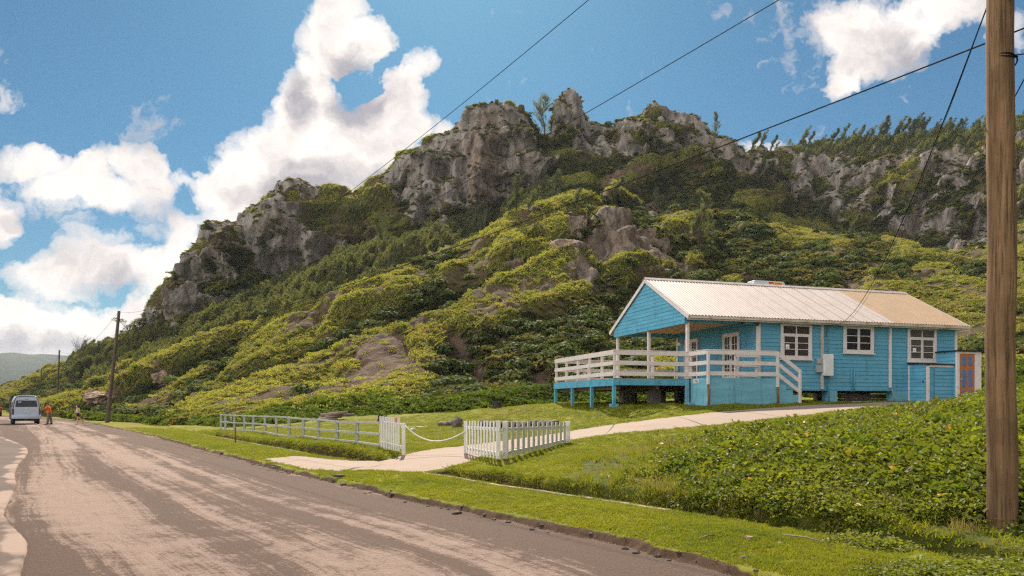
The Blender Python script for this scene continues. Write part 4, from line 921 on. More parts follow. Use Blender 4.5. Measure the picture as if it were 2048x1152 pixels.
m_cblock = paint('concrete_block', (.16, .14, .12), .9, .3, 4)
m_black = paint('black_felt', (.02, .02, .022), .8, .2, 5)
m_orange = paint('orange_door', (.42, .13, .03), .5, .12, 5)
m_navy = paint('blue_panel', (.055, .16, .36), .5, .12, 5)
m_grey = paint('grey_metal', (.33, .34, .35), .5, .1, 5, (.2, .14, .1), .3)
m_lamp = paint('lamp_glass', (.75, .70, .62), .3, .05, 5)
m_deck = paint('deck_boards', (.24, .17, .12), .8, .3, 4)
def roof_mat(name, col, stain_rib_shade):
    m, nt = new_mat(name); N = NT(nt); co = N.obj()
    a = N.noise(co, 1.3, 6, .7); b = N.noise(N.scale(co, (9, 1.2, 1.2)), 1., 5, .7); sp = N.noise(co, 14, 3, .8)
    c = N.mix(N.ramp(a, [(.3, 0.), (.7, 1.)]), [x*.9 for x in col], [min(1, x*1.07) for x in col])
    c = N.mix(N.math('MULTIPLY', N.ramp(b, [(.52, 0.), (.72, 1.)]), .45), c, stain_rib_shade)
    c = N.mix(N.math('MULTIPLY', N.ramp(sp, [(.62, 0.), (.72, 1.)]), .5), c, stain_rib_shade)
    sx_ = N.n('ShaderNodeSeparateXYZ', ins={0: co}).outputs[0]
    seam = N.math('LESS_THAN', N.math('FRACT', N.math('DIVIDE', sx_, .76)), .035)
    c = N.mix(N.math('MULTIPLY', seam, .8), c, [x*.5 for x in stain_rib_shade]); rib_shade = N.math('LESS_THAN', N.math('FRACT', N.math('DIVIDE', sx_, .15)), .3); c = N.mix(N.math('MULTIPLY', rib_shade, .16), c, stain_rib_shade)  # rib stripes paint in the shading of the corrugation
    N.out(N.bsdf(c, .5, N.bump(sp, .1, .005), .4)); return m
m_roofw = roof_mat('white_corrugated_sheet', (.54, .455, .40), (.33, .25, .20))
m_rooft = roof_mat('tan_corrugated_sheet', (.47, .325, .20), (.32, .20, .11))
def glass_mat():
    m, nt = new_mat('window_glass'); N = NT(nt)
    g = N.n('ShaderNodeBsdfGlossy', ins={'Color': (1, 1, 1, 1), 'Roughness': .03}).outputs[0]
    t = N.n('ShaderNodeBsdfTransparent', ins={'Color': (.62, .64, .62, 1)}).outputs[0]
    fr = .012
    N.out(N.n('ShaderNodeMixShader', ins={0: fr, 1: t, 2: g}).outputs[0]); return m
m_glass = glass_mat()
house = empty('wooden_house', W0, TH, 'light blue weatherboard house with white and tan corrugated roof, verandah and raised deck', 'house')
LW, ZE, ZB = 14.17, 3.72, .62
U1 = 3.53
def siding(mb, o, d, nrm, z0, z1, rng_fn, bh=.165):
    o, d, nrm = Vector(o), Vector(d), Vector(nrm); k = math.floor(z0/bh)
    while k*bh < z1:
        a, b = max(k*bh, z0), min((k+1)*bh, z1); k += 1
        if b-a < .01: continue
        r0, r1 = rng_fn(a), rng_fn(b)
        if r0 is None: continue
        if r1 is None: r1 = ((r0[0]+r0[1])/2,)*2
        j = pr.uniform(-.003, .004); f = (b-a)/bh
        B, T = nrm*(.026+j), nrm*(.004+j)
        pts = [o+d*r0[0]+B, o+d*r0[1]+B, o+d*r1[1]+T, o+d*r1[0]+T, o+d*r0[0]-nrm*.01, o+d*r0[1]-nrm*.01]
        for p, z_ in zip(pts, (a, a, b, b, a, a)): p.z = z_
        mb.add(pts, [(0, 1, 2, 3), (4, 5, 1, 0)])
# front wall
mb = MB(); siding(mb, (U1, 0, 0), (1, 0, 0), (0, -1, 0), ZB, 3.70, lambda z: (0, LW-U1)); mb.box((U1, .012, ZB), (LW, .10, 3.72)); mb.build('front_wall', m_blue, house)
# end wall inside the verandah
mb = MB(); siding(mb, (U1, 6.6, 0), (0, -1, 0), (-1, 0, 0), ZB, 3.66, lambda z: (0, 6.6)); mb.box((U1+.012, .1, ZB), (U1+.1, 6.6, 3.66)); mb.build('end_wall', m_blue, house)
mb = MB(); siding(mb, (LW, 0, 0), (0, 1, 0), (1, 0, 0), ZB, 3.7, lambda z: (0, 6.6)); mb.box((LW-.1, .1, ZB), (LW-.012, 6.5, 3.7)); mb.box((U1+.1, 6.5, ZB), (LW, 6.6, 3.7)); mb.build('rear_walls', m_blue, house)
# gable
RID_W, RZ, EZ = 3.3, 5.62, 3.62
slope = (RZ-EZ)/(RID_W+.35)
def rz_at(w): return EZ+slope*((w+.35) if w <= RID_W else (6.95-w))
for uu, nm, sgn in ((.06, 'gable', -1), (LW+.02, 'rear_gable', 1)):
    mb = MB()
    def rf(z, m=.06):
        hw = (RZ-m-z)/slope; return (max(RID_W-hw, -.02), min(RID_W+hw, 6.62)) if hw > .02 else None
    siding(mb, (uu, 0, 0), (0, 1, 0), (sgn, 0, 0), 3.42, RZ-.08, rf)
    mb.prism([(uu+.012 if sgn < 0 else uu-.012, -.02, 3.42), (uu+.012 if sgn < 0 else uu-.012, 6.62, 3.42), (uu+.012 if sgn < 0 else uu-.012, 6.62, rz_at(6.62)-.06), (uu+.012 if sgn < 0 else uu-.012, RID_W, RZ-.08), (uu+.012 if sgn < 0 else uu-.012, -.02, rz_at(-.02)-.06)], (.06*(-sgn), 0, 0))
    mb.build(nm, m_blue, house)
mb = MB(); mb.box((.02, -.03, 3.30), (.14, 6.63, 3.44)); mb.box((.142, .0, 3.36), (U1-.02, .1, 3.62)); mb.box((.142, 6.5, 3.36), (U1-.02, 6.6, 3.62)); mb.build('verandah_beam', m_trimb, house)
for w_ in (0., 3.3, 6.5): mb = MB(); mb.box((.14, w_-.0, 1.06), (.26, w_+.12, 3.36)); mb.build('verandah_post', m_white, house, .008)
mb = MB(); mb.box((U1-.08, 6.50, 1.06), (U1-.03, 6.62, 3.4)); mb.build('verandah_post', m_white, house, .008)
mb = MB(); mb.box((U1-.09, -.045, 1.0), (U1+.075, .05, 3.55)); mb.build('corner_board', m_white, house, .006)
mb = MB(); mb.box((LW-.10, -.045, ZB+1.0), (LW+.045, .05, 3.55)); mb.build('corner_board', m_white, house, .006)
mb = MB(); mb.box((.15, .1, 3.64), (U1-.02, 6.5, 3.66))
for k in range(8): mb.box((.2+k*.42, .1, 3.52), (.25+k*.42, 6.5, 3.638))
mb.build('verandah_ceiling', m_ceil, house)
# roof: corrugated sheets with ridge cap, gutter and barge boards
def corr(u0, u1, name, mat):
    nseg = int((u1-u0)/.019); vs, fs = [], []
    for side in (0, 1):
        o = len(vs); w0, w1 = (-.42, RID_W) if side == 0 else (7.02, RID_W)
        for j in range(2):
            for i in range(nseg+1):
                u_ = u0+(u1-u0)*i/nseg; zz = .013*math.cos(2*math.pi*u_/.15)
                w_ = w0 if j == 0 else w1; vs.append((u_, w_, rz_at(w_)+zz+.03 if j else EZ-.04+zz+.03))
        for i in range(nseg): fs.append((o+i, o+i+1, o+nseg+2+i, o+nseg+1+i))
    m2 = MB(); m2.add(vs, fs, 0, False); ob = m2.build(name, mat, house)
    sm = ob.modifiers.new('thickness', 'SOLIDIFY'); sm.thickness = .006; return ob
corr(-.06, 10.22, 'roof', m_roofw); corr(10.225, 14.56, 'roof', m_rooft)
mb = MB()
for k in range(48):
    a, b = -.07+k*.305, -.07+(k+1)*.305-.003
    mb.prism([(a, RID_W-.16, RZ-.045), (a, RID_W, RZ+.065), (a, RID_W+.16, RZ-.045), (a, RID_W+.16, RZ-.03), (a, RID_W, RZ+.08), (a, RID_W-.16, RZ-.03)], (b-a, 0, 0))
for k in range(95): mb.box((k*.152, RID_W-.185, RZ-.085), (k*.152+.085, RID_W-.15, RZ-.048), 1)  # dark boxes stand in for shaded gaps under the cap
mb.build('ridge_cap', [m_roofw, m_darkw], house)
mb = MB(); mb.box((-.02, -.37, 3.42), (14.5, -.345, 3.60)); mb.box((-.02, 6.945, 3.42), (14.5, 6.97, 3.60))
mb.prism([(0, -.373, 3.46), (0, -.47, 3.48), (0, -.485, 3.575), (0, -.475, 3.575), (0, -.46, 3.49), (0, -.373, 3.475)], (14.52, 0, 0))
mb.build('gutter', m_rustw, house)
mb = MB(); mb.box((.1, -.343, 3.44), (14.4, .0, 3.455)); mb.build('soffit', m_trimb, house)
for uu in (-.035, 14.51):
    mb = MB()
    for w0, w1 in ((-.42, RID_W), (7.02, RID_W)): mb.beam((uu, w0, rz_at(max(min(w0, 6.95), -.35))-.10), (uu, w1, RZ-.065), .03, .17, (0, 0, 1))
    mb.build('barge_board', m_white, house)
# roof tank box with a small sign
tk = MB(); tu0, tz = HU(1503, 566, 3.6)[0], 5.66; tu1 = HU(1573, 566, 3.6)[0]
tk.add([(tu0, 3.5, 5.55), (tu1, 3.5, 5.55), (tu1, 4.3, 5.3), (tu0, 4.3, 5.3), (tu0+.2, 3.65, 5.93), (tu1-.12, 3.65, 5.93), (tu1-.12, 4.2, 5.93), (tu0+.2, 4.2, 5.93)], [(0,3,2,1),(4,5,6,7),(0,1,5,4),(1,2,6,5),(2,3,7,6),(3,0,4,7)])
tko = tk.build('solar_water_heater', paint('heater_casing', (.42, .45, .47), .45, .05, 4), None, .02); tko.location = W0; tko.rotation_euler = (0, 0, TH)
tag(tko, 'grey sloping sided water heater box on the roof ridge with a red and yellow sign', 'water heater')
def strip(a, b, c0, c1, z0, z1):   # patch on the front slope of the heater
    f = lambda z_: 3.5+.15*(z_-5.55)/.38-.006
    return [(a, f(z0), z0), (b, f(z0), z0), (b, f(z1), z1), (a, f(z1), z1)]
us = HU(1538, 566, 3.6)[0]; ue = HU(1565, 566, 3.6)[0]; um = us+(ue-us)*.36
m2 = MB(); m2.prism(strip(us, um, 0, 0, 5.70, 5.88), (0, .004, 0), 0); m2.prism(strip(um+.002, ue, 0, 0, 5.70, 5.88), (0, .004, 0), 1)
m2.prism([(p[0], p[1]-.004, p[2]) for p in strip(us+.04, um, 0, 0, 5.72, 5.79)], (0, .003, 0), 1)
for k in range(5):
    a = um+.06+k*(ue-um-.1)/5; m2.prism([(p[0], p[1]-.005, p[2]) for p in strip(a, a+.05, 0, 0, 5.75+.02*(k % 2), 5.84)], (0, .003, 0), 0)
m2.build('sign', [paint('sign_red', (.45, .02, .02), .5), paint('sign_yellow', (.55, .36, .05), .5)], tko)
# windows
def window(px0, px1, py0, py1, transom, curt, notice=None):
    u0, z1 = HU(px0, py0); u1, _ = HU(px1, py0); z0 = (HU((px0+px1)/2, py1))[1]; z1 = HU((px0+px1)/2, py0)[1]
    fr = MB(); y = -.035; fw = .115
    def bar(a, b, c, d, yy=-.075, y2=-.03): fr.box((a, yy, c), (b, y2, d))
    bar(u0, u0+fw, z0, z1, -.085); bar(u1-fw, u1, z0, z1, -.085); bar(u0+fw, u1-fw, z1-fw, z1, -.083); bar(u0+fw, u1-fw, z0, z0+fw*.8, -.083)
    fr.box((u0-.04, -.13, z0-.05), (u1+.04, -.03, z0-.003))
    a, b, c, d = u0+fw, u1-fw, z0+fw*.8, z1-fw; md = (a+b)/2; cas = d
    if transom:
        tz = d-(d-c)*.27; bar(a, b, tz-.035, tz+.035, -.08); bar(md-.02, md+.02, tz+.035, d, -.07); cas = tz-.035
    for x0, x1 in ((a, md), (md, b)):
        st = .055; bar(x0+.003, x0+st, c, cas, -.078); bar(x1-st, x1-.003, c, cas, -.078); bar(x0+st, x1-st, cas-st, cas, -.076); bar(x0+st, x1-st, c, c+st, -.076)
        for k in (1, 2): z_ = c+st+(cas-c-2*st)*k/3; bar(x0+st, x1-st, z_-.014, z_+.014, -.068)
    w = fr.build('window', m_white, house, .004)
    p = MB(); p.add([(a, -.046, c), (b, -.046, c), (b, -.046, d), (a, -.046, d)], [(0, 1, 2, 3)]); p.build('pane', m_glass, w)
    cu = MB(); nf = 60; vs = []
    for i in range(nf+1):
        x = a+(b-a)*i/nf; yy = -.036+.005*math.sin(i*1.25)+.002*math.sin(i*3.1); vs += [(x, yy, c), (x, yy, d)]
    cu.add(vs, [(2*i, 2*i+2, 2*i+3, 2*i+1) for i in range(nf)], 0, True); cu.build('curtain', curt, w)
    if notice:
        nx, nz = HU(*notice, -.05); n_ = MB(); n_.box((nx-.09, -.052, nz-.085), (nx+.09, -.0495, nz+.085), 0); n_.box((nx-.04, -.0535, nz-.04), (nx+.04, -.0525, nz-.015), 1); n_.build('paper_notice', [paint('paper', (.8, .8, .82), .6, .03), m_black], w)
window(1560, 1621.7, 647.5, 718.5, True, paint('brown_curtain', (.11, .06, .04), .9, .3, 8, stretch=(6, 1, .5)), (1575, 693))
window(1685, 1745.5, 650.5, 706.5, False, paint('dark_interior', (.012, .011, .012), .8, .3, 3))  # near-black sheet in the curtain's place stands in for the unlit room
window(1813.6, 1870.4, 655.5, 723.5, True, paint('beige_curtain', (.20, .16, .12), .9, .3, 8, stretch=(6, 1, .5)), (1829, 700))
# double glazed doors on the end wall
def fdoor(w0, w1):
    f = MB(); u = U1-.03; z0, z1 = 1.07, 3.19
    def bar(a, b, c, d, t=.05): f.box((u-t, a, c), (u, b, d))
    bar(w0, w0+.07, z0, z1, .065); bar(w1-.07, w1, z0, z1, .065); bar(w0+.07, w1-.07, z1-.07, z1, .063); md = (w0+w1)/2
    for a, b in ((w0+.07, md), (md, w1-.07)):
        st = .08; bar(a+.003, a+st, z0, z1-.07); bar(b-st, b-.003, z0, z1-.07); bar(a+st, b-st, z1-.17, z1-.07, .048); bar(a+st, b-st, z0, z0+.2, .048)
        bar((a+b)/2-.012, (a+b)/2+.012, z0+.2, z1-.17, .04)
        for k in range(1, 5): z_ = z0+.2+(z1-.37-z0)*k/5; bar(a+st, b-st, z_-.012, z_+.012, .039)
    d_ = f.build('glazed_double_door', m_white, house, .003)
    p = MB(); p.add([(u-.024, w0+.08, z0+.1), (u-.024, w1-.08, z0+.1), (u-.024, w1-.08, z1-.1), (u-.024, w0+.08, z1-.1)], [(0, 1, 2, 3)]); p.build('pane', m_glass, d_)
    p = MB(); p.box((u-.012, w0+.08, z0+.1), (u-.006, w1-.08, z1-.1)); p.build('curtain', paint('beige_curtain', (.2, .16, .12)), d_)
    p = MB(); p.box((u-.09, md-.05, 2.05), (u-.05, md-.02, 2.16)); p.build('handle', m_black, d_)
fdoor(1.276, 2.535); fdoor(4.63, 5.87)
# deck and landing
dk = MB()
for k in range(48):
    w_ = .0+k*.137
    if w_+.13 < 6.52: dk.box((-3.1, w_, 1.03+.0), (U1-.12, w_+.131, 1.06))
dk.build('deck_floor', m_deck, house)
dk = MB(); dk.box((-3.15, -.06, .76), (-3.10, 6.55, 1.045)); dk.box((-3.10, -.06, .78), (.18, -.01, 1.03)); dk.box((-3.10, 6.53, .78), (U1, 6.57, 1.03)); dk.build('deck_fascia', m_trimb, house)
dk = MB()
for k in range(9): dk.box((-3.0, .3+k*.73, .80), (U1-.2, .37+k*.73, 1.025))
for u_ in (-2.9, -1.2, .5, 2.2): dk.box((u_, 0.05, .62), (u_+.1, 6.5, .797))
dk.build('deck_joists', m_darkw, house)
for w_ in (-.03, 2.15, 4.3, 6.4):
    g = HG(-3.1, w_)
    p = MB(); p.box((-3.14, w_, g-.3), (-3.02, w_+.12, .758 if w_ > 0 else .757)); 
    if w_ < 0: p.box((-3.22, w_-.08, g-.3), (-2.94, w_+.2, g+.09))
    p.build('deck_post', m_trimb, house)
for u_, w_ in ((.55, .5), (.55, 3.2), (.55, 6.0), (2.3, 1.6), (2.3, 4.4), (-1.15, 3.2), (-.9, 1.0)):
    p = MB(); g = HG(u_, w_); p.box((u_, w_, g-.3), (u_+.42, w_+.42, .618)); p.build('pier', m_cblock, house, .01)
for px0, px1 in ((1656, 1674), (1786, 1816)):
    a, b = HU(px0, 790)[0], HU(px1, 790)[0]; p = MB(); p.box((a, -.02, HG(a, 0)-.3), (b, .4, ZB-.003)); p.build('pier', m_bwall, house)
for u_ in (3.9, 6.3, 9.2, 11.6, 13.6):
    for w_ in (2.9, 6.1):
        p = MB(); p.box((u_, w_, HG(u_, w_)-.3), (u_+.4, w_+.4, ZB)); p.build('pier', m_cblock, house)
p = MB(); p.box((U1, 0.1, ZB-.0), (LW-.1, 6.5, ZB+.12)); p.build('house_floor', m_darkw, house)
p = MB(); a, b = HU(1678, 790, .9)[0], HU(1745, 790, .9)[0]
for k in range(7):
    for j in range(2): p.box((a+k*.42+pr.uniform(0, .03), .8, HG(a, .9)+j*.2), (a+k*.42+.4, 1.0, HG(a, .9)+j*.2+.19))
p.build('block_row', m_cblock, house)
ld = MB(); ld.box((.26, -1.35, -.45), (3.46, -.075, 1.062))
for k, (a, b, zt) in enumerate(((3.46, 3.87, .82), (3.87, 4.2, .60), (4.2, 4.5, .41))): ld.box((a+.001, -1.345, -.4), (b, -.08, zt))
ld.box((.0, -.4, -.4), (.255, .0, .10)); ld.box((.04, -.10, .1), (.2, .0, 1.03))
ld.build('landing', m_bwall, house, .012)
def railing(pts, posts, name='railing', hts=(1.06-.04, .62, .20), tall=1.04, below=None):
    r = MB()
    for (a, b) in zip(pts[:-1], pts[1:]):
        a, b = Vector(a), Vector(b); d_ = (b-a).normalized(); n_ = Vector((d_.y, -d_.x, 0)).normalized()
        for k, h in enumerate(hts):
            o_ = Vector((0, 0, h-.03)); r.beam(a+o_+n_*.058-d_*.03, b+o_+n_*.058+d_*.03, .032, .155)
        r.beam(a+Vector((0, 0, tall+.055)), b+Vector((0, 0, tall+.055)), .10, .028)
    ro = r.build('railing', m_wrail, house, .004)
    for (x, y, zb, zt) in posts:
        p = MB(); p.box((x-.045, y-.045, zb), (x+.045, y+.045, zt)); p.build('post', m_wrail, ro)
    return ro
Z = 1.06
railing([(-3.06, 6.45, Z), (-3.06, .0, Z)], [(-3.06, w_, Z, Z+1.0) for w_ in (6.4, 5.1, 3.75, 2.45, 1.2, .0)])
railing([(-3.06, .0, Z), (.2, .0, Z)], [(.16, -.02, Z, Z+1.0), (-1.4, 0, Z, Z+.0+1.0)])
railing([(.26, -.05, Z), (.26, -1.32, Z)], [(.27, -.08, Z, Z+1.0)])
ro = railing([(.26, -1.33, Z), (3.42, -1.33, Z)], [(.26, -1.375, .80, Z+1.03), (3.44, -1.375, .72, Z+1.03)])
for x in (.26, 3.44):
    p = MB(); g = HG(x, -1.4); p.tube([(x, -1.375, g-.2), (x+.02, -1.385, .3), (x, -1.375, .80 if x < 1 else .72)], .042, 8); p.build('rusty_post', m_rust, ro)
railing([(3.44, -1.33, Z), (4.52, -1.33, Z-.72)], [(4.5, -1.375, HG(4.5, -1.375)-.1, Z+.30)])
railing([(2.35, -.12, Z), (3.35, -.12, Z)], [(2.35, -.1, Z, Z+.98), (3.35, -.1, Z, Z+.98)])
railing([(3.4, 6.45, Z), (-3.06, 6.45, Z)], [(u_, 6.45, Z, Z+1.0) for u_ in (-1.4, .2, 1.8, 3.3)])
# number plaque on the side of the landing: strokes of dark paint
pl = MB(); pl.box((.236, -.72, .86), (.2585, -.30, 1.03), 0)
seg = {'1': [(.5, 0, .5, 1)], '7': [(0, 1, 1, 1), (1, 1, .4, 0)], '0': [(0, 0, 0, 1), (1, 0, 1, 1), (0, 0, 1, 0), (0, 1, 1, 1)], '6': [(0, 0, 0, 1), (0, 1, 1, 1), (0, .5, 1, .5), (1, 0, 1, .5), (0, 0, 1, 0)]}
for i, ch in enumerate('1706'):
    for (x0, y0, x1, y1) in seg[ch]:
        f = lambda x_, y_: Vector((.2335, -.36-i*.085-.05*x_, .90+.09*y_)); pl.beam(f(x0, y0), f(x1, y1), .004, .014, (1, 0, 0) if x0 != x1 or True else (0, 0, 1), 1)
pl.build('number_plaque', [m_white, m_black], house)
# pipes, boxes, lamps
def pipe(px, py0, py1, mat, r=.035, w=-.07, name='downpipe'):
    u, z1 = HU(px, py0, w); z0 = HU(px, py1, w)[1]; p = MB(); p.box((u-r, w-r, z0), (u+r, w+r, z1)) if r > .03 else p.tube([(u, w, z0), (u, w, z1)], r, 8); return p.build(name, mat, house)
pipe(1644.5, 645, 778, m_rustw, .045); pipe(1780.5, 655, 775, m_white, .045, name='downpipe')
u, z_ = HU(1784, 775, -.07); p = MB(); p.tube([(u-.03, -.07, z_), (u+.05, -.09, z_-.3), (u+.09, -.12, HG(u, -.1)+.02)], .02, 6); p.tube([(u+.09, -.12, HG(u, 0)+.03), (u-2.4, -.3, HG(u-2.4, -.3)+.06)], .018, 6); p.build('drain_hose', m_grey, house)
for px in (1703.5, 1708.5): pipe(px, 737, 784, m_trimb, .02, -.06, 'conduit')
pipe(1655.5, 655, 708, m_trimb, .016, -.05, 'conduit'); pipe(1658, 752, 806, m_trimb, .022, -.06, 'conduit'); pipe(1654, 752, 780, m_trimb, .018, -.06, 'conduit')
def wbox(px0, px1, py0, py1, mat, name, dep=.22, round_=False):
    u0, z1 = HU(px0, py0, -dep); u1, _ = HU(px1, py0, -dep); z0 = HU(px0, py1, -dep)[1]
    p = MB(); p.box((u0, -dep, z0), (u1, -.03, z1)); return p.build(name, mat, house, .03 if round_ else .012)
wbox(1649.5, 1668, 708, 752, paint('white_box', (.66, .65, .64), .5, .08, 4, (.4, .33, .28), .4), 'water_boiler', .26, True)
wbox(1634.5, 1646, 729, 744.5, m_grey, 'meter_box', .16); mm = wbox(1636, 1645.5, 717, 727.5, m_grey, 'meter', .15)
u, z_ = HU(1661, 650, -.15); p = MB()
for k in range(3): p.tube([(u-.1+k*.1, -.03, z_), (u-.1+k*.1, -.2, z_-.02)], .035, 8)
p.tube([(u-.15, -.2, z_), (u-.2, -.1, z_-.25), (u-.12, -.05, z_-.5)], .012, 6); p.build('cable_insulator', m_darkw, house)
for (px, py) in ((1479, 643), (1510.5, 645.5)):
    u, z_ = HU(px, py, .02); p = MB(); p.tube([(u, -.0, 3.40), (u, -.02, z_-.02)], .03, 8); p.tube([(u, -.02, z_), (u, -.14, z_-.06)], [.05, .10], 10); p.build('floodlight', m_darkw, house)
p = MB(); p.tube([(U1-.05, 6.05, 3.05), (U1-.2, 6.05, 3.05)], [.05, .04], 10); p.tube([(U1-.22, 6.05, 3.13), (U1-.22, 6.05, 2.98), (U1-.22, 6.05, 2.93)], [.09, .11, .05], 12); p.build('wall_lamp', m_lamp, house)
p = MB(); e0 = 14.5; p.tube([(e0-.03, -.41, 3.47), (e0+.22, -.2, 3.32), (e0+.42, 0, 3.2)], .04, 8); p.build('gutter_spout', m_white, house)
# vertical joints in the boards
# ---- lean-to cupboard and outside shed (part of the house)
cb = MB(); c0, c1, cd = 11.42, 13.02, -.97; g = HG(12, -.9)-.2
siding(cb, (c0+.02, cd, 0), (1, 0, 0), (0, -1, 0), g, 1.76, lambda z: (.42, c1-c0)); cb.box((c0, cd+.012, g), (c1, 0, 1.78))
siding(cb, (c0, 0, 0), (0, -1, 0), (-1, 0, 0), g, 1.80, lambda z: (0.05, .97)); cbo = cb.build('cupboard', m_blue, house)
t = MB(); t.box((c0+.0, cd-.04, g), (c0+.15, cd+.05, 1.72)); t.box((c0+.15, cd-.036, 1.66), (c1, cd, 1.76)); t.box((c0-.03, -.08, g), (c0+.0, .0, 1.78)); t.build('trim', m_white, cbo)
t = MB(); t.add([(c0-.1, cd-.12, 1.775), (c1-.0, cd-.12, 1.775), (c1-.0, 0, 1.87), (c0-.1, 0, 1.87), (c0-.1, cd-.12, 1.81), (c1-.0, cd-.12, 1.81), (c1-.0, 0, 1.905), (c0-.1, 0, 1.905)], [(0,3,2,1),(4,5,6,7),(0,1,5,4),(1,2,6,5),(2,3,7,6),(3,0,4,7)]); t.build('felt_roof', m_black, cbo)
t = MB(); t.box((c0-.04, -.86, 1.0), (c0-.02, -.80, 1.07)); t.build('latch', m_black, cbo)
sh_ = MB(); s0, s1, sd_ = 12.95, 14.27, -1.15; g = HG(13.6, -1.1)-.3
siding(sh_, (s0, 0, 0), (0, -1, 0), (-1, 0, 0), g, 2.36, lambda z: (0, 1.15)); sh_.box((s0+.012, sd_+.05, g), (s1, 0, 2.37)); sho = sh_.build('outside_shed', m_blue, house)
d0, d1 = HU(1920.5, 700, -1.2)[0], HU(1950.5, 700, -1.2)[0]
t = MB(); t.box((s0-.03, sd_-.03, g), (d0-.01, sd_+.05, 2.36)); t.box((d1+.01, sd_-.03, g), (s1+.05, sd_+.05, 2.36)); t.box((d0-.01, sd_-.028, 2.27), (d1+.01, sd_+.05, 2.36)); t.build('door_frame', m_white, sho)
t = MB(); t.box((s0-.12, sd_-.14, 2.385), (s1+.16, .0, 2.42)); t.build('felt_roof', m_black, sho)
t = MB(); t.box((d0, sd_-.012, g), (d1, sd_+.04, 2.262)); dro = t.build('door', m_orange, sho)
pw = (d1-d0)
t = MB()
for a, b in ((.16, .42), (.58, .84)):
    for z0, z1 in ((1.74, 2.14), (.80, 1.58), (0.0, .64)):
        x0, x1 = d0+pw*a, d0+pw*b; t.add([(x0, sd_-.016, z0), (x1, sd_-.016, z0), (x1, sd_-.016, z1), (x0, sd_-.016, z1), (x0+.03, sd_-.03, z0+.03), (x1-.03, sd_-.03, z0+.03), (x1-.03, sd_-.03, z1-.03), (x0+.03, sd_-.03, z1-.03)], [(4, 5, 6, 7), (0, 1, 5, 4), (1, 2, 6, 5), (2, 3, 7, 6), (3, 0, 4, 7)])
t.build('panel', m_navy, dro); t = MB(); t.tube([(d0+.08, sd_-.01, 1.13), (d0+.08, sd_-.07, 1.13)], .03, 8); t.build('handle', m_grey, dro)
# ================================================================ FENCES
m_fence = paint('fence_white', (.62, .60, .55), .6, .1, 5, (.40, .36, .28), .5)
m_fgrey = paint('weathered_fence', (.34, .34, .31), .75, .2, 5, (.24, .22, .17), .6)
m_dark = paint('dark_gap', (.05, .045, .04), .9, .2, 5)
def at(px, py, Y):
    p = P(px, py, Y); return p
def pickets(name, label, A, B, topA, topB, n, wd, cat='fence', back=True, group=None):
    """A,B: ground points; topA/B heights of the picket tops (world z)"""
    A, B = Vector(A), Vector(B); root = empty(name, A, 0, label, cat, group); d = (B-A); dh = Vector((d.x, d.y, 0)).normalized(); nrm_ = Vector((-dh.y, dh.x, 0))
    if nrm_.y < 0: nrm_ = -nrm_
    for i in range(n):
        t = (i+.5)/n; q = A.lerp(B, t); g = gz(q.x, q.y); zt = topA+(topB-topA)*t+pr.uniform(-.008, .008); tl = pr.uniform(-.012, .012)
        p = MB(); a = Vector((q.x, q.y, g+.035))-A; b = Vector((q.x, q.y, zt))-A+dh*tl; p.beam(a, b, wd, .02, nrm_); p.build('picket', m_fence, root, .003)
    for f in (.80, .16):
        a = Vector((A.x, A.y, gz(A.x, A.y)+(topA-gz(A.x, A.y))*f))-A+nrm_*.035; b = Vector((B.x, B.y, gz(B.x, B.y)+(topB-gz(B.x, B.y))*f))-A+nrm_*.035
        p = MB(); p.beam(a, b, .035, .075); p.build('rail', m_fence, root)
    return root
def gp(px, Y): return Vector(((px-1024)/FOC*Y, Y, gz((px-1024)/FOC*Y, Y)))
cA, cB, cC = gp(931, 19.3), gp(997, 17.5), gp(1133, 22)
zt = lambda py, Y: EYE-(py-HOR)/FOC*Y
f1 = pickets('picket_fence', 'white picket fence corner section facing the road, beside the driveway entrance', cA, cB, zt(842, 19.3), zt(843, 17.5), 11, .068)
for q, lab in ((cA, 0), (cB, 1)):
    p = MB(); p.box((q.x-cA.x-.045, q.y-cA.y+.04, -.3), (q.x-cA.x+.045, q.y-cA.y+.13, zt(842.5, q.y)-cA.z-.0)); p.build('post', m_fence, f1)
f2 = pickets('picket_fence', 'white picket fence section running up beside the driveway toward the house', cB+Vector((.12, .16, 0)), cC, zt(843.5, 17.5), zt(844.5, 22), 13, .17)
p = MB(); p.box((-.03, .05, -.3), (.09, .15, zt(843, 17.5)-cB.z-.01)); p.build('post', m_fence, f2)
p = MB(); q = cC-cB-Vector((.12, .16, 0)); p.box((q.x-.03, q.y+.04, q.z-.3), (q.x+.11, q.y+.15, q.z+zt(844.5, 22)-cC.z+.02)); p.build('post', m_fence, f2)
gA, gB = gp(759, 22), gp(800, 20.3)
f3 = pickets('picket_gate', 'white picket gate panel with a faded red notice, at the end of the rail fence', gA, gB, zt(832, 22), zt(836, 20.3), 12, .075, 'gate')
gq = gp(807.5, 20); p = MB(); p.box((gq.x-gA.x-.05, gq.y-gA.y-.05, gq.z-gA.z-.3), (gq.x-gA.x+.05, gq.y-gA.y+.05, zt(846, 20)-gA.z)); p.build('gate_post', m_fence, f3)
dg = (gB-gA).normalized(); ng_ = Vector((dg.y, -dg.x, 0)).normalized(); ng_ = ng_ if ng_.y < 0 else -ng_
nn0 = gA.lerp(gB, .84); nz_ = zt(839.5, 20.7); p = MB(); c_ = Vector((nn0.x-gA.x, nn0.y-gA.y, nz_-gA.z))+ng_*.02
p.beam(c_-dg*.09, c_+dg*.09, .012, .13, (0, 0, 1)); p.build('notice', paint('faded_red_notice', (.42, .16, .15), .6, .3, 14, (.6, .5, .48), .6), f3)
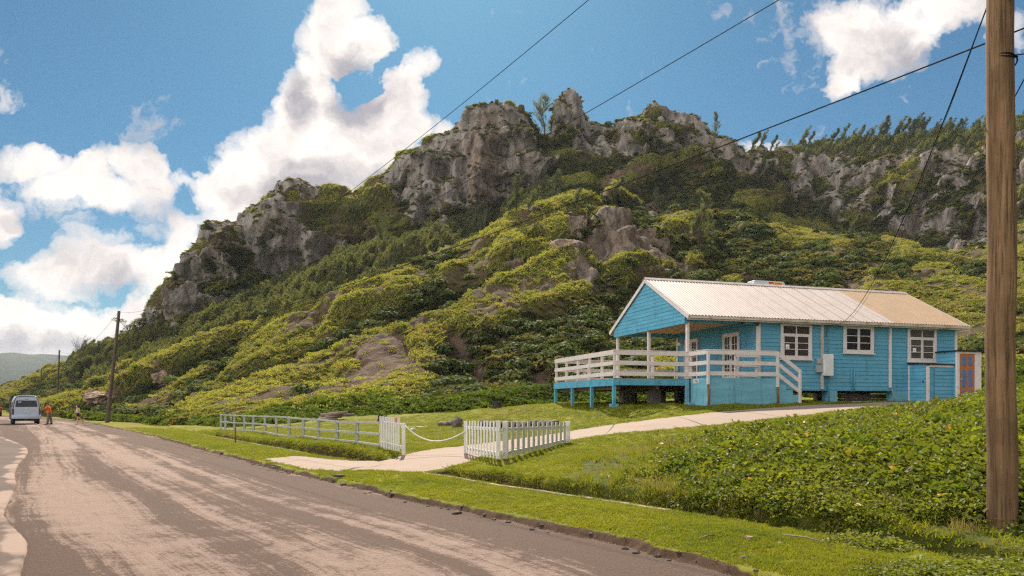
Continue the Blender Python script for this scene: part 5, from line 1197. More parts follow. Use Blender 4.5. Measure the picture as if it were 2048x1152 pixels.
# post and rail fence
RP = [(442,828,858.5,47),(451,828.5,858,45.5),(469,829,860,43.2),(489,830,864,41),(507,830.5,866,38.6),(530,831,872,36.2),(553,831.5,875,34),(578,833,876.5,32),(607,836,878.5,30),(637,837.5,880,28),(674,841,883,25.7),(714,841.5,886,23.5)]
TP = []
for (px, pt, pb, Y) in RP: TP.append((gp(px, Y), zt(pt, Y)))
fr_ = empty('rail_fence', TP[0][0], 0, 'weathered white post and rail fence along the front lawn, ending at the picket gate', 'fence'); o0 = TP[0][0]
for q, z_ in TP:
    p = MB(); h = max(z_, q.z+.6); p.box((q.x-.055, q.y-.055, q.z-.3), (q.x+.055, q.y+.055, h)); p.build('post', m_fgrey, fr_, .006, loc=-o0)
TP.append((gA, zt(842.5, 22)))
for i in range(len(TP)-1):
    (a, za), (b, zb) = TP[i], TP[i+1]; za = max(za, a.z+.6); zb = max(zb, b.z+.6)
    for f in (1.0, .56, .13):
        p = MB(); u_ = Vector((a.x, a.y-.07, a.z+(za-a.z)*f-.04+pr.uniform(-.008, .008))); v_ = Vector((b.x, b.y-.07, b.z+(zb-b.z)*f-.04))
        p.beam(u_-o0, v_-o0, .035, .065); p.build('rail', m_fgrey, fr_)
bk_ = [(gp(442, 47.3), 828), (gp(463, 50), 829.5), (gp(488, 52), 830), (gp(516, 54), 830.5), (gp(548, 56), 831), (gp(587, 58), 832)]
fb_ = empty('rail_fence', bk_[0][0], 0, 'pale green painted rail fence at the far back corner of the lawn', 'fence'); o1 = bk_[0][0]
for q, py in bk_:
    p = MB(); p.box((q.x-.05, q.y-.05, q.z-.3), (q.x+.05, q.y+.05, zt(py, q.y))); p.build('post', m_fgrey, fb_, loc=-o1)
for (a, pa), (b, pb) in zip(bk_[:-1], bk_[1:]):
    for f in (1., .5):
        p = MB(); p.beam(Vector((a.x, a.y-.07, a.z+(zt(pa, a.y)-a.z)*f-.04))-o1, Vector((b.x, b.y-.07, b.z+(zt(pb, b.y)-b.z)*f-.04))-o1, .035, .08); p.build('rail', m_fgrey, fb_)
# sagging rope across the entrance
A_, B_ = Vector((gq.x+.03, gq.y-.03, zt(850, 20))), Vector((cA.x, cA.y-.04, zt(862, 19.3)))
pts = [A_.lerp(B_, t)-Vector((0, 0, .34*4*t*(1-t)*(1+.25*(.5-t)))) for t in np.linspace(0, 1, 25)]
p = MB(); p.tube(pts, .015, 8); tag(p.build('rope', m_fence), 'white rope hanging slack across the driveway entrance between gate and picket fence', 'rope')
# ================================================================ SMALL THINGS ON THE GROUND
m_stone = paint('dark_stone', (.13, .10, .08), .9, .4, 6, (.25, .2, .15), .6, bump=.5)
m_tanrock = paint('tan_rock', (.33, .23, .165), .9, .25, 2, (.25, .17, .11), .5, bump=.5)
m_wood = paint('dead_wood', (.20, .14, .11), .9, .35, 5, (.35, .28, .23), .5, stretch=(1, 4, 4))
def rock(name, loc, sx, sy, sz, seed, mat, sub=3, rough=.28):
    bm = bmesh.new(); bmesh.ops.create_icosphere(bm, subdivisions=sub, radius=1)
    vs = np.array([v.co[:] for v in bm.verts]); f = 1+rough*fbm(vs[:, 0]*1.4+seed, vs[:, 1]*1.4, vs[:, 2]*1.4, 4)*1.8
    f = f+.12*np.sign(perlin(vs[:, 0]*2+seed, vs[:, 1]*2, vs[:, 2]*2+4))
    for v, k in zip(bm.verts, f): v.co = Vector((v.co.x*sx*k, v.co.y*sy*k, v.co.z*sz*k))
    me = bpy.data.meshes.new(name); bm.to_mesh(me); bm.free(); me.materials.append(mat)
    o = bpy.data.objects.new(name, me); COL.objects.link(o); o.location = loc; return o
def stump(px, py, Y, r, h, seed, label):
    q = at(px, py, Y); q.z = gz(q.x, q.y) if Y < 48 else q.z
    r_ = random.Random(seed); vs, fs = [], []; n = 18
    for j, (zz, k) in enumerate(((-.2, 1.25), (.1, 1.05), (h*.6, .95), (h, .97), (h-.02, .8), (h-.05, .2))):
        for i in range(n): a = i/n*6.283; kk_ = k*r*(1+.09*math.sin(a*3+seed)+r_.uniform(-.04, .04)); vs.append((math.cos(a)*kk_, math.sin(a)*kk_, zz+(r_.uniform(-.04, .05) if j in (3, 4) else 0)))
    for j in range(5):
        for i in range(n): fs.append((j*n+i, j*n+(i+1) % n, (j+1)*n+(i+1) % n, (j+1)*n+i))
    fs.append(tuple(range(5*n, 6*n))); mb = MB(); mb.add(vs, fs); o = mb.build('tree_stump', paint('charred_stump', (.035, .028, .024), .9, .3, 6)); o.location = q; tag(o, label, 'stump')
stump(765, 828, 44, .26, .36, 3, 'dark tree stump behind the white picket gate, before the creeper')
stump(994, 813, 44, .26, .38, 5, 'blackened tree stump on the lawn edge just left of the raised deck')
# rotten log pile
q = at(665, 829, 47); lg = MB(); r_ = random.Random(4)
for i in range(7):
    a = Vector((r_.uniform(-1.0, -.2), r_.uniform(-.3, .3), .06+.09*i*.6)); b = a+Vector((r_.uniform(.9, 1.7), r_.uniform(-.2, .2), r_.uniform(-.02, .22)))
    lg.tube([a, a.lerp(b, .5)+Vector((0, 0, r_.uniform(-.03, .03))), b], [r_.uniform(.07, .12), r_.uniform(.08, .13), r_.uniform(.05, .1)], 7)
o = lg.build('log_pile', m_wood); o.location = (q.x, q.y, gz(q.x, q.y)-.02); tag(o, 'pile of rotting driftwood logs lying on the lawn behind the rail fence', 'logs')
# low stone edging of the mound
def stone_wall(name, label, pa, pb, n, seed, hgt=.32):
    A, B = gp(*pa), gp(*pb); r_ = random.Random(seed); mb = MB()
    for k in range(n):
        q = A.lerp(B, (k+.5)/n)+Vector((r_.uniform(-.05, .05), r_.uniform(-.12, .12), 0)); L_ = (B-A).length/n*.62; g = gz(q.x, q.y)
        for lay in range(2):
            bm = bmesh.new(); bmesh.ops.create_icosphere(bm, subdivisions=2, radius=1); se = r_.uniform(0, 90)
            vs = []
            for v in bm.verts:
                f = 1+.35*float(fbm(np.array([v.co.x*1.3+se]), np.array([v.co.y*1.3]), np.array([v.co.z*1.3]), 3)[0])
                x_, y_, z_ = v.co.x*L_*f, v.co.y*.26*f, v.co.z*hgt*.36*f
                d_ = (B-A).normalized(); vs.append((q.x+d_.x*x_-d_.y*y_, q.y+d_.y*x_+d_.x*y_, g-.1+hgt*(.15+.42*lay)+z_))
            mb.add(vs, [tuple(v.index for v in f.verts) for f in bm.faces]); bm.free()
    return tag(mb.build(name, m_stone), label, 'wall')
stone_wall('stone_edging', 'dark rough stone edging under the grass mound, behind the picket fence', (955, 29.8), (1116, 28.6), 13, 2, .42)
stone_wall('stone_edging', 'short dark stone edging left of the picket fence corner, at the foot of the mound', (884, 32.5), (912, 31.4), 4, 3, .34)
q = gp(915, 30.8); rk0 = rock('block', (q.x, q.y, q.z+.15), .2, .2, .28, 8, m_stone, 2, .15); tag(rk0, 'square dark stone block at the left end of the mound edging', 'stone')
for i, (px, Y, sx_, lb) in enumerate([(826, 36, .7, 'long pale paving slab sunk in the lawn beyond the rope'), (850, 35, .5, 'pale stepping slab in the lawn left of the mound edging'), (866, 37.5, .42, 'small pale stepping slab farthest back in the lawn')]):
    q = gp(px, Y); o = rock('paving_slab', (q.x, q.y, q.z+.0), sx_, .22, .045, 20+i, paint('pale_slab', (.55, .48, .38), .9), 2, .12); tag(o, lb, 'slab')
q = gp(826, 31); tag(rock('stone', (q.x, q.y, q.z+.05), .12, .09, .075, 31, paint('pale_slab', (.6, .6, .58)), 2), 'small whitish stone on the lawn just below the slack rope', 'stone')
p = MB(); a = gp(618, 23.6); b = gp(662, 22.9); p.beam(a+Vector((0, 0, .06)), b+Vector((0, 0, .13)), .10, .05); tag(p.build('board', m_fence), 'loose white board lying across the ditch below the rail fence', 'board')
p = MB(); q = gp(676, 22.3); p.tube([q-Vector((0, 0, .1)), q+Vector((0, 0, .22))], .035, 7); p.tube([q+Vector((-.02, 0, .22)), q+Vector((.16, 0, .27)), q+Vector((.32, 0, .36))], [.06, .05, .04], 7); tag(p.build('standpipe', m_fgrey), 'broken grey standpipe stub with a bent top below the rail fence', 'pipe')
p = MB(); q = gp(470.5, 28.5); p.tube([q-Vector((0, 0, .2)), q+Vector((.01, 0, .66))], .028, 6); tag(p.build('stake', m_rust), 'thin rusty stake beside the ditch at the left end of the rail fence', 'stake')
q = gp(330, 60); tag(rock('stone', (q.x-3.4, q.y+2, gz(q.x-3.4, q.y+2)+.1), .55, .3, .2, 40, m_stone), 'flat grey stone in the grass just right of the leaning pole foot', 'stone')
q = hill_at(388, 797) if 'hill_at' in globals() else gp(388, 50); tag(rock('stone', q+Vector((0, 0, .25)), .45, .35, .32, 41, m_tanrock), 'small pale boulder low on the hillside above the left end of the rail fence', 'stone')
if 'hill_at' in globals():
    for i, (px, py, sx_, sz_, lb) in enumerate([(202, 800, 1.9, .8, 'large tan sandstone boulder in the bank behind the leaning pole'), (318, 762, 1.0, .9, 'pale tan rock outcrop in the slope right of the leaning pole'), (715, 468, 1.5, 1.3, 'pale rounded boulder on the grassy shoulder below the skyline'), (790, 470, 3.2, 3.8, 'dark crag standing alone left of the main cliff'), (1040, 585, .01, .01, '')]):
        if sx_ < .1: continue
        q = hill_at(px, py); k = q.y/1500; o = rock('boulder', q+Vector((0, -.2, .1)), sx_, sx_*.7, sz_, 50+i, m_tanrock if i < 2 else m_hill, 5, .42); tag(o, lb, 'boulder')
# broken asphalt along the road edge
m_chunk = paint('asphalt_chunk', (.085, .062, .05), .9, .4, 12)
r_ = random.Random(12); first = None
for k in range(90):
    t = r_.uniform(2, 26) if k < 74 else r_.uniform(24, 38)
    i = min(np.searchsorted(EL, t+4), len(EP)-2); dv = EP[i+1]-EP[i]; dv = dv/np.linalg.norm(dv); off = r_.uniform(-.12, .14); x, y = EP[i]+np.array([dv[1], -dv[0]])*off
    s_ = r_.uniform(.010, .032)*(1.9 if k % 11 == 0 else 1)
    o = rock('asphalt_chunk', (x, y, gz(x, y)+s_*.25), s_*1.5, s_, s_*.55, 100+k, m_chunk, 2) ; o.rotation_euler = (0, 0, r_.uniform(0, 3))
    tag(o, 'broken lump of dark asphalt on the crumbling road edge', 'asphalt lump', 'broken asphalt lumps along the road edge')
for (px, Y, s_, lb) in [(677, 14.6, .10, 'largest flat slab of broken asphalt on the road edge below the apron'), (545, 17.4, .08, 'second dark slab of broken asphalt on the road edge, farther up the road')]:
    q = gp(px, Y); o = rock('asphalt_slab', q+Vector((0, 0, .05)), s_*1.3, s_*.5, s_*.28, 7, m_chunk, 2, .15); tag(o, lb, 'asphalt slab')
# pebbles and sticks on the verge
for k, (px, py) in enumerate([(1497,1083),(1488,1117),(1410,1103),(1340,1060),(1210,1040),(1290,1078),(1560,1092),(1380,1046),(1465,1104),(1150,1020)]):
    Y = 1.42*FOC/(py-HOR); q = gp(px, Y); s_ = [.035, .03, .022, .015, .018, .014, .02, .016, .014, .015][k]
    o = rock('pebble', (q.x, q.y, q.z+s_*.5), s_*1.4, s_, s_*.7, 160+k, m_stone if k % 3 else m_tanrock, 2); tag(o, 'pebble lying on the grass verge at the lower right', 'pebble', 'pebbles on the grass verge')
for (a, b, lb) in [((1398,1081),(1430,1075), 'short dry stick on the verge between the pebbles'), ((1565,1071),(1668,1092), 'long thin dry stick on the verge below the vines')]:
    A = gp(a[0], 1.4*FOC/(a[1]-HOR)); B = gp(b[0], 1.4*FOC/(b[1]-HOR)); p = MB(); p.tube([A+Vector((0, 0, .03)), A.lerp(B, .5)+Vector((0, 0, .05)), B+Vector((0, 0, .03))], [.007, .009, .005], 5); tag(p.build('stick', m_wood), lb, 'stick')
# concrete lip of the roadside drain
def lip(t0, t1, name):
    m = (EL > t0) & (EL < t1); pts = EP[m]; mb = MB()
    for a, b in zip(pts[:-1], pts[1:]):
        d_ = (b-a)/np.linalg.norm(b-a); n2 = np.array([d_[1], -d_[0]]); A = a+n2*(2.27+.02*math.sin(a[0]*3)); B = b+n2*2.27
        mb.beam((A[0], A[1], gz(*(a+n2*2.1))-.01), (B[0], B[1], gz(*(b+n2*2.1))-.01), .11, .05)
    tag(mb.build(name, paint('kerb_concrete', (.26, .19, .14), .9, .3, 6, (.15, .12, .08), .5)), kind='structure')
lip(13.4, 20.8, 'kerb'); lip(29, 46, 'kerb')
# ================================================================ UTILITY POLES AND WIRES
def wood_mat(name, c1, c2):
    m, nt = new_mat(name); N = NT(nt); co = N.obj()
    a = N.noise(N.scale(co, (9, 9, .5)), 1., 7, .7, .3); b = N.noise(N.scale(co, (40, 40, 1.2)), 1., 5, .75); k = N.noise(co, 1.3, 4, .6)
    c = N.mix(N.ramp(a, [(.3, 0.), (.7, 1.)]), c1, c2); c = N.mix(N.ramp(b, [(.34, .9), (.52, 0.)]), c, (.025, .016, .01))
    c = N.mix(N.ramp(k, [(.4, .5), (.6, 0.)]), c, [x*.6 for x in c1])
    N.out(N.bsdf(c, .85, N.bump(N.math('ADD', a, b), .7, .012), .2)); return m
m_pole = wood_mat('pole_wood', (.12, .068, .032), (.31, .185, .095)); m_polef = wood_mat('far_pole_wood', (.10, .075, .055), (.18, .14, .10))
m_wire = paint('black_cable', (.012, .012, .013), .95, .1, 3, spec=0); m_wirel = paint('weathered_cable', (.05, .045, .04), .95, .1, 3, spec=0)
def pole(base, top, r0, r1, mat, label, extra=None):
    root = empty('utility_pole', base, 0, label, 'pole'); n = 14; mb = MB()
    pts = [Vector((0, 0, -.5)).lerp(Vector(top)-Vector(base), k/n) if k else Vector((0, 0, -.5)) for k in range(n+1)]
    mb.tube([q+Vector((.012*math.sin(i*1.3), .01*math.sin(i*2.1), 0)) for i, q in enumerate(pts)], [r0+(r1-r0)*k/n for k in range(n+1)], 28); mb.build('shaft', mat, root); return root
RX, RY = 5.475, 8.4; rb = Vector((RX+.01, RY, gz(RX, RY)-.02)); rt_ = Vector((RX-.01, RY, 8.9))
rp = pole(rb, rt_, .155, .125, m_pole, 'thick brown wooden utility pole close by at the right edge, standing among the vines')
# wire wrapped round the pole, and the two strands leaving it
pr_ = .145; zc = zt(120, RY); mb = MB()
mb.tube([Vector((math.cos(a)*pr_, math.sin(a)*pr_, zc-rb.z+.05*math.cos(a-1.6)+.03)) for a in np.linspace(0, 6.283, 33)], .008, 6, caps=False)
mb.tube([Vector((math.cos(a)*pr_, math.sin(a)*pr_, zc-rb.z+.05*math.cos(a+2.2)-.03)) for a in np.linspace(0, 6.283, 33)], .008, 6, caps=False)
mb.build('wire_band', m_wire, rp)
mb = MB(); mb.tube([Vector((0, -.15, zt(12, RY)-rb.z)), Vector((0, -.18, zt(12, RY)-rb.z))], .018, 8); mb.tube([Vector((.06, -.12, zt(345, RY)-rb.z)), Vector((.065, -.17, zt(345, RY)-rb.z))], .014, 8); mb.build('bolt', m_dark, rp)
L_b = Vector(((213-1024)/FOC*60, 60, gz((213-1024)/FOC*60, 60)-.05)); L_t = P(238.5, 622, 60)
lp = pole(L_b, L_t, .16, .11, m_polef, 'tall leaning wooden utility pole at the roadside foot of the hill')
def far_pole(px0, py0, px1, py1, Y, label):
    b = P(px0, py0+30, Y); t_ = P(px1, py1, Y); return pole(b, t_, .14, .10, m_polef, label)
far_pole(113, 790, 119, 700, 108, 'thinner utility pole farther up the road, second from the leaning pole'); far_pole(80, 788, 82.5, 737, 165, 'most distant thin utility pole up the road')
mb = MB(); mb.beam(P(231, 676, 60)-L_b, P(235.5, 688, 60)-L_b+Vector((.05, -.1, 0)), .08, .10); mb.build('cable_clamp', m_dark, lp)
def wire(label, A, Bxy, pix, r=.010, mat=None, n=70, Bz=None):
    """A: fixed end. Bxy: plan position of the other end. its height and the sag fit the surveyed pixels"""
    A = Vector(A); rows, rhs = [], []
    for (px, py) in pix:
        k = (px-1024)/FOC; t = (k*A.y-A.x)/((Bxy[0]-A.x)-k*(Bxy[1]-A.y)); Y = A.y+(Bxy[1]-A.y)*t; z_ = EYE-(py-HOR)/FOC*Y
        rows.append([t, -4*t*(1-t)]); rhs.append(z_-A.z*(1-t))
    sol = np.linalg.lstsq(np.array(rows), np.array(rhs), rcond=None)[0]; bz, sag = float(sol[0]), float(sol[1])
    pts = [Vector((A.x+(Bxy[0]-A.x)*t, A.y+(Bxy[1]-A.y)*t, A.z*(1-t)+bz*t-4*sag*t*(1-t))) for t in 1-(1-np.linspace(0, 1, n))**1.6]
    mb = MB(); mb.tube(pts, r, 6); o = mb.build('overhead_wire', mat or m_wire); tag(o, label, 'wire'); return pts
wA = wire('uppermost overhead wire, from the top of the leaning pole over the left cloud', P(238.5, 625, 60), (RX-.13, RY), [(704, 380), (1000, 147), (1175, 1)], .0068)
wB = wire('middle overhead wire crossing the sky above the summit crags', P(234, 682, 60), (RX-.13, RY), [(714, 484), (1180, 221), (1440, 68), (1558, 1)], .0068, m_wirel)
wC = wire('thick black cable running up to the right behind the near pole', P(233, 690, 60), (9.5, 4), [(1270, 357), (1450, 293), (1640, 217), (1940, 97)], .0095, paint('grey_cable', (.03, .03, .026), .95, .1, 3, spec=0))
hA = W0+Vector((CU*HU(1661, 647, -.18)[0]+SU*.18, SU*HU(1661, 647, -.18)[0]-CU*.18, HU(1661, 647, -.18)[1]))
wire('drooping service cable from the near pole down over the roof to the house wall', hA, (RX-.12, RY+.05), [(1717, 606), (1796, 469), (1852, 337), (1944, 94), (1975, 1)], .008)
wire('second finer service cable crossing the tan part of the roof', hA+Vector((.05, 0, .03)), (RX-.1, RY+.12), [(1735, 592), (1800, 466), (1945, 98), (1977, 1)], .004, m_wirel)
for nm, a, b, lb in (('guy', Vector((RX+.14, RY-.02, zt(112, RY))), P(2052, 120, 7.6)+Vector((.5, -.3, .04)), 'wire leaving the wrapped band on the near pole toward the right edge'), ('guy', Vector((RX+.05, RY+.15, zt(262, RY+.15))), P(2120, 20, 9.5), 'thin wire rising steeply to the right from behind the near pole')):
    mb = MB(); mb.tube([a, a.lerp(b, .5)-Vector((0, 0, .01)), b], .007, 6); o = mb.build('stay_wire', m_wire); tag(o, lb, 'wire')
mb = MB(); a, b = L_t, P(119, 702, 108); mb.tube([a.lerp(b, t)-Vector((0, 0, 1.5*4*t*(1-t))) for t in np.linspace(0, 1, 20)], .012, 5); tag(mb.build('overhead_wire', m_wirel), 'faint wire strung between the leaning pole and the next pole up the road', 'wire')
mb = MB(); a, b = P(119, 704, 108), P(82.5, 740, 165); mb.tube([a.lerp(b, t)-Vector((0, 0, 2*4*t*(1-t))) for t in np.linspace(0, 1, 20)], .016, 5); tag(mb.build('overhead_wire', m_wirel), 'faint wire between the two most distant poles', 'wire')
# ================================================================ VEHICLES
def clear_paint(name, col, rough=.35):
    return paint(name, col, rough, .06, 1.5, (.30, .24, .2), .25, bump=.03, spec=.5)
m_silver = clear_paint('silver_paint', (.50, .58, .68)); m_tyre = paint('tyre', (.02, .02, .02), .85, .2, 6); m_red = clear_paint('red_paint', (.40, .03, .03)); m_vglass = paint('tinted_glass', (.012, .016, .02), .08, .1, 2, spec=.6, bump=0)
m_lampr = paint('tail_lamp', (.10, .02, .025), .25, .1, 3, spec=.6); m_blackp = paint('black_plastic', (.025, .025, .027), .6, .1, 4); m_plate = paint('number_plate', (.42, .60, .72), .5, .05, 3); m_chr = paint('chrome', (.6, .6, .6), .2, .05, 3, metal=1)
def loft(mb, secs, mi=0, caps=True):
    n = len(secs[0]); o = []
    for s_ in secs: o += s_
    fs = []
    for j in range(len(secs)-1):
        for i in range(n): fs.append((j*n+i, j*n+(i+1) % n, (j+1)*n+(i+1) % n, (j+1)*n+i))
    if caps: fs += [tuple(range(n)), tuple(range((len(secs)-1)*n, len(secs)*n))]
    mb.add(o, fs, mi, True)
def wheel(name, loc, r, w, parent):
    mb = MB(); x, y, z_ = loc; prof = [(-w/2, r*.86), (-w/2+.02, r*.97), (-w/4, r), (w/4, r), (w/2-.02, r*.97), (w/2, r*.86)]; n = 28; vs, fs = [], []
    for a, rr in [(-w/2+.01, r*.55)]+prof+[(w/2-.01, r*.55)]:
        for i in range(n): t = i/n*6.283; vs.append((a, math.cos(t)*rr, math.sin(t)*rr))
    for j in range(7):
        for i in range(n): fs.append((j*n+i, j*n+(i+1) % n, (j+1)*n+(i+1) % n, (j+1)*n+i))
    mb.add(vs, fs, 0, False); e = empty(name, (x, y, z_)); e.parent = parent; mb.build('tyre', m_tyre, e)
    mb = MB(); mb.tube([(-w/2+.03, 0, 0), (w/2-.03, 0, 0)], r*.56, 20); mb.tube([(-w/2+.0, 0, 0), (w/2-.0, 0, 0)], r*.18, 12); mb.build('rim', m_grey, e)
def van():
    q = Vector(((53-1024)/FOC*57.6, 57.6, 0)); q.z = gz(q.x, q.y)+.0
    hd = R(35.5); root = empty('minibus', q, hd, 'silver high roofed minibus parked on the road with its back to us', 'minibus')
    # local: x right, y forward, rear face at y=0
    prof = [(0.02, .42), (.93, .42), (.945, .62), (.95, 1.05), (.91, 1.30), (.83, 1.78), (.76, 2.02), (.66, 2.17), (.45, 2.235), (0., 2.26)]
    pts = [(x, z_) for x, z_ in prof[1:]]+[(-x, z_) for x, z_ in prof[-2:0:-1]]
    def sec(y, k=1., dz=0, zk=1.): return [Vector((x*k, y, .42+(z_-.42)*zk+dz)) for x, z_ in pts]
    mb = MB(); loft(mb, [sec(.16, .93, 0, .955), sec(.06, .975, 0, .975), sec(.02, .99, 0, .985), sec(.12, 1, 0, 1), sec(.6), sec(2), sec(3.4), sec(4.0, .99, 0, .97), sec(4.4, .95, 0, .72), sec(4.75, .88, 0, .40)])
    mb2 = MB(); secs = []
    for y, k, zk in ((.0, .955, .0), (.0, .97, .3)): pass
    body = mb.build('body', m_silver, root)
    def back(zz): return -.012+.16*max(0, (zz-1.2)/1.05)**1.5          # rear face leans forward above the waist
    def rpanel(name, outl, mat, t=.015, par=body, off=0.):
        m_ = MB(); n = len(outl); a = [Vector((x, min(.02, back(z_)+.03)-t-off, z_)) for x, z_ in outl]; b = [v+Vector((0, .1+t, 0)) for v in a]
        m_.add(a+b, [tuple(range(n)), tuple(range(n, 2*n))[::-1]]+[(i, (i+1) % n, n+(i+1) % n, n+i) for i in range(n)]); return m_.build(name, mat, par, .006)
    rpanel('tailgate', [(-.80, .70), (.80, .70), (.83, 1.12), (.77, 1.55), (.69, 1.95), (.60, 2.10), (-.60, 2.10), (-.69, 1.95), (-.77, 1.55), (-.83, 1.12)], m_silver, .008)
    rpanel('rear_window', [(-.72, 1.40), (-.70, 1.345), (.70, 1.345), (.72, 1.40), (.655, 1.80), (.62, 1.84), (-.62, 1.84), (-.655, 1.80)], m_vglass, .016, root)
    rpanel('sticker', [(-.53, 1.67), (-.36, 1.67), (-.34, 1.76), (-.53, 1.76)], m_plate, .022, root); rpanel('high_brake_light', [(-.12, 1.915), (.12, 1.915), (.12, 1.945), (-.12, 1.945)], m_lampr, .016, root)
    rpanel('number_plate', [(-.26, .93), (.26, .93), (.26, 1.05), (-.26, 1.05)], m_plate, .02, root); rpanel('number_plate', [(-.18, .945), (.18, .945), (.18, 1.035), (-.18, 1.035)], paint('plate_face', (.62, .72, .78), .5), .026, root)
    rpanel('plate_garnish', [(-.32, 1.07), (.32, 1.07), (.32, 1.12), (-.32, 1.12)], m_chr, .02, root); rpanel('badge', [(-.05, 1.20), (.05, 1.20), (.05, 1.28), (-.05, 1.28)], m_chr, .018, root)
    for s_ in (-1, 1): rpanel('tail_light', [(s_*.92, .86), (s_*.81, .88), (s_*.80, 1.2), (s_*.875, 1.24)], m_lampr, .022, root)
    m_ = MB(); loft(m_, [[Vector((x, y, z_)) for x, z_ in ((-.93, .44), (.93, .44), (.95, .55), (.95, .68), (.93, .72), (-.93, .72), (-.95, .68), (-.95, .55))] for y in (-.055, .3)]); m_.build('bumper', m_silver, root, .02)
    m_ = MB(); m_.box((-.7, .1, .27), (.7, 1.2, .418)); m_.tube([(.35, -.02, .34), (.35, .5, .34)], .035, 8); m_.build('underbody', m_blackp, root)
    for x in (-.80, .80):
        wheel('wheel', (x, .95, .33), .33, .21, root); wheel('wheel', (x, 3.75, .33), .33, .21, root)
    for s_ in (-1, 1):
        m_ = MB(); m_.add([(s_*.935, .5, 1.32), (s_*.935, 3.5, 1.32), (s_*.855, 3.3, 1.76), (s_*.855, .6, 1.76), (s_*.90, .5, 1.32), (s_*.90, 3.5, 1.32), (s_*.82, 3.3, 1.76), (s_*.82, .6, 1.76)], [(0,1,2,3),(7,6,5,4),(0,4,5,1),(1,5,6,2),(2,6,7,3),(3,7,4,0)]); m_.build('side_window', m_vglass, root)
        m_ = MB(); m_.tube([(s_*.9, 4.0, 1.35), (s_*1.06, 4.05, 1.42)], .02, 6); m_.box((s_*1.03, 3.98, 1.33), (s_*1.16, 4.08, 1.62)); m_.build('wing_mirror', m_blackp, root)
    # black slab standing in for the shade on the body's left side
    m_ = MB(); m_.box((-1.06, .15, .42), (-1.0, 1.55, 2.0)); m_.build('side_shade', m_blackp, root, .02)
    m_ = MB(); m_.add([(-.86, 4.05, 1.35), (.86, 4.05, 1.35), (.78, 3.97, 1.98), (-.78, 3.97, 1.98), (-.86, 4.5, 1.3), (.86, 4.5, 1.3), (.76, 4.13, 1.92), (-.76, 4.13, 1.92)], [(0,1,2,3),(7,6,5,4),(0,4,5,1),(1,5,6,2),(2,6,7,3),(3,7,4,0)]); m_.build('windscreen', m_vglass, root)
van()
def pickup():
    q = Vector(((-12-1024)/FOC*97, 97, 0)); q.z = -.0; root = empty('pickup', q, R(38), 'red pickup truck half out of frame at the left edge, beyond the minibus', 'pickup truck')
    def bx_(name, a, b, mat, bv=.03): m_ = MB(); m_.box(a, b); return m_.build(name, mat, root, bv)
    bx_('tub', (-.86, 0, .62), (.86, 1.7, 1.22), m_red, .06); bx_('tailgate', (-.74, -.03, .72), (.74, .0, 1.18), m_red); bx_('bumper', (-.85, -.12, .48), (.85, .02, .62), m_blackp)
    c = MB(); loft(c, [[Vector((x*k, y, z_)) for x, z_ in ((-.86, .62), (.86, .62), (.86, 1.15), (.74*1., zt_), (-.74, zt_), (-.86, 1.15))] for y, k, zt_ in ((1.72, 1, 1.75), (2.0, 1, 1.8), (3.0, 1, 1.8), (3.7, 1, 1.25), (4.8, .95, 1.1))]); c.build('cab', m_red, root, .03)
    bx_('rear_window', (-.6, 1.70, 1.28), (.6, 1.73, 1.66), m_vglass, 0)
    for s_ in (-1, 1): bx_('tail_light', (s_*.86, -.035, .8), (s_*.75, -.0, 1.15), m_lampr, 0)
    for x in (-.76, .76):
        wheel('wheel', (x, .8, .36), .36, .24, root); wheel('wheel', (x, 3.8, .36), .36, .24, root)
pickup()
# ================================================================ PEOPLE
def remeshed(name, strands, mat, parent, vox=.011, blobs_=()):
    mb = MB()
    for pts, rs in strands: mb.tube(pts, rs, 12)
    for c_, r3 in blobs_:
        bm = bmesh.new(); bmesh.ops.create_icosphere(bm, subdivisions=3, radius=1)
        mb.add([(v.co.x*r3[0]+c_[0], v.co.y*r3[1]+c_[1], v.co.z*r3[2]+c_[2]) for v in bm.verts], [tuple(v.index for v in f.verts) for f in bm.faces]); bm.free()
    o = mb.build(name, mat, parent); r = o.modifiers.new('remesh', 'REMESH'); r.mode = 'VOXEL'; r.voxel_size = vox; r.use_smooth_shade = True
    sm = o.modifiers.new('smooth', 'SMOOTH'); sm.iterations = 4; sm.factor = .5; return o
def hand(at_, d, nrm_, skin):
    """strands of palm, four fingers and thumb"""
    at_, d, n_ = Vector(at_), Vector(d).normalized(), Vector(nrm_).normalized(); s_ = d.cross(n_).normalized(); out = []
    out.append(([at_, at_+d*.045, at_+d*.085], [.024, .030, .030]))
    for k, L in enumerate((.068, .076, .070, .055)):
        b = at_+d*.08+s_*(-.024+.016*k); out.append(([b, b+d*L*.5+n_*.006, b+d*L*.9+n_*.03], [.0095, .0088, .0075]))
    b = at_+d*.03-s_*.022; out.append(([b, b-s_*.028+d*.022, b-s_*.034+d*.055+n_*.012], [.012, .010, .008])); return out
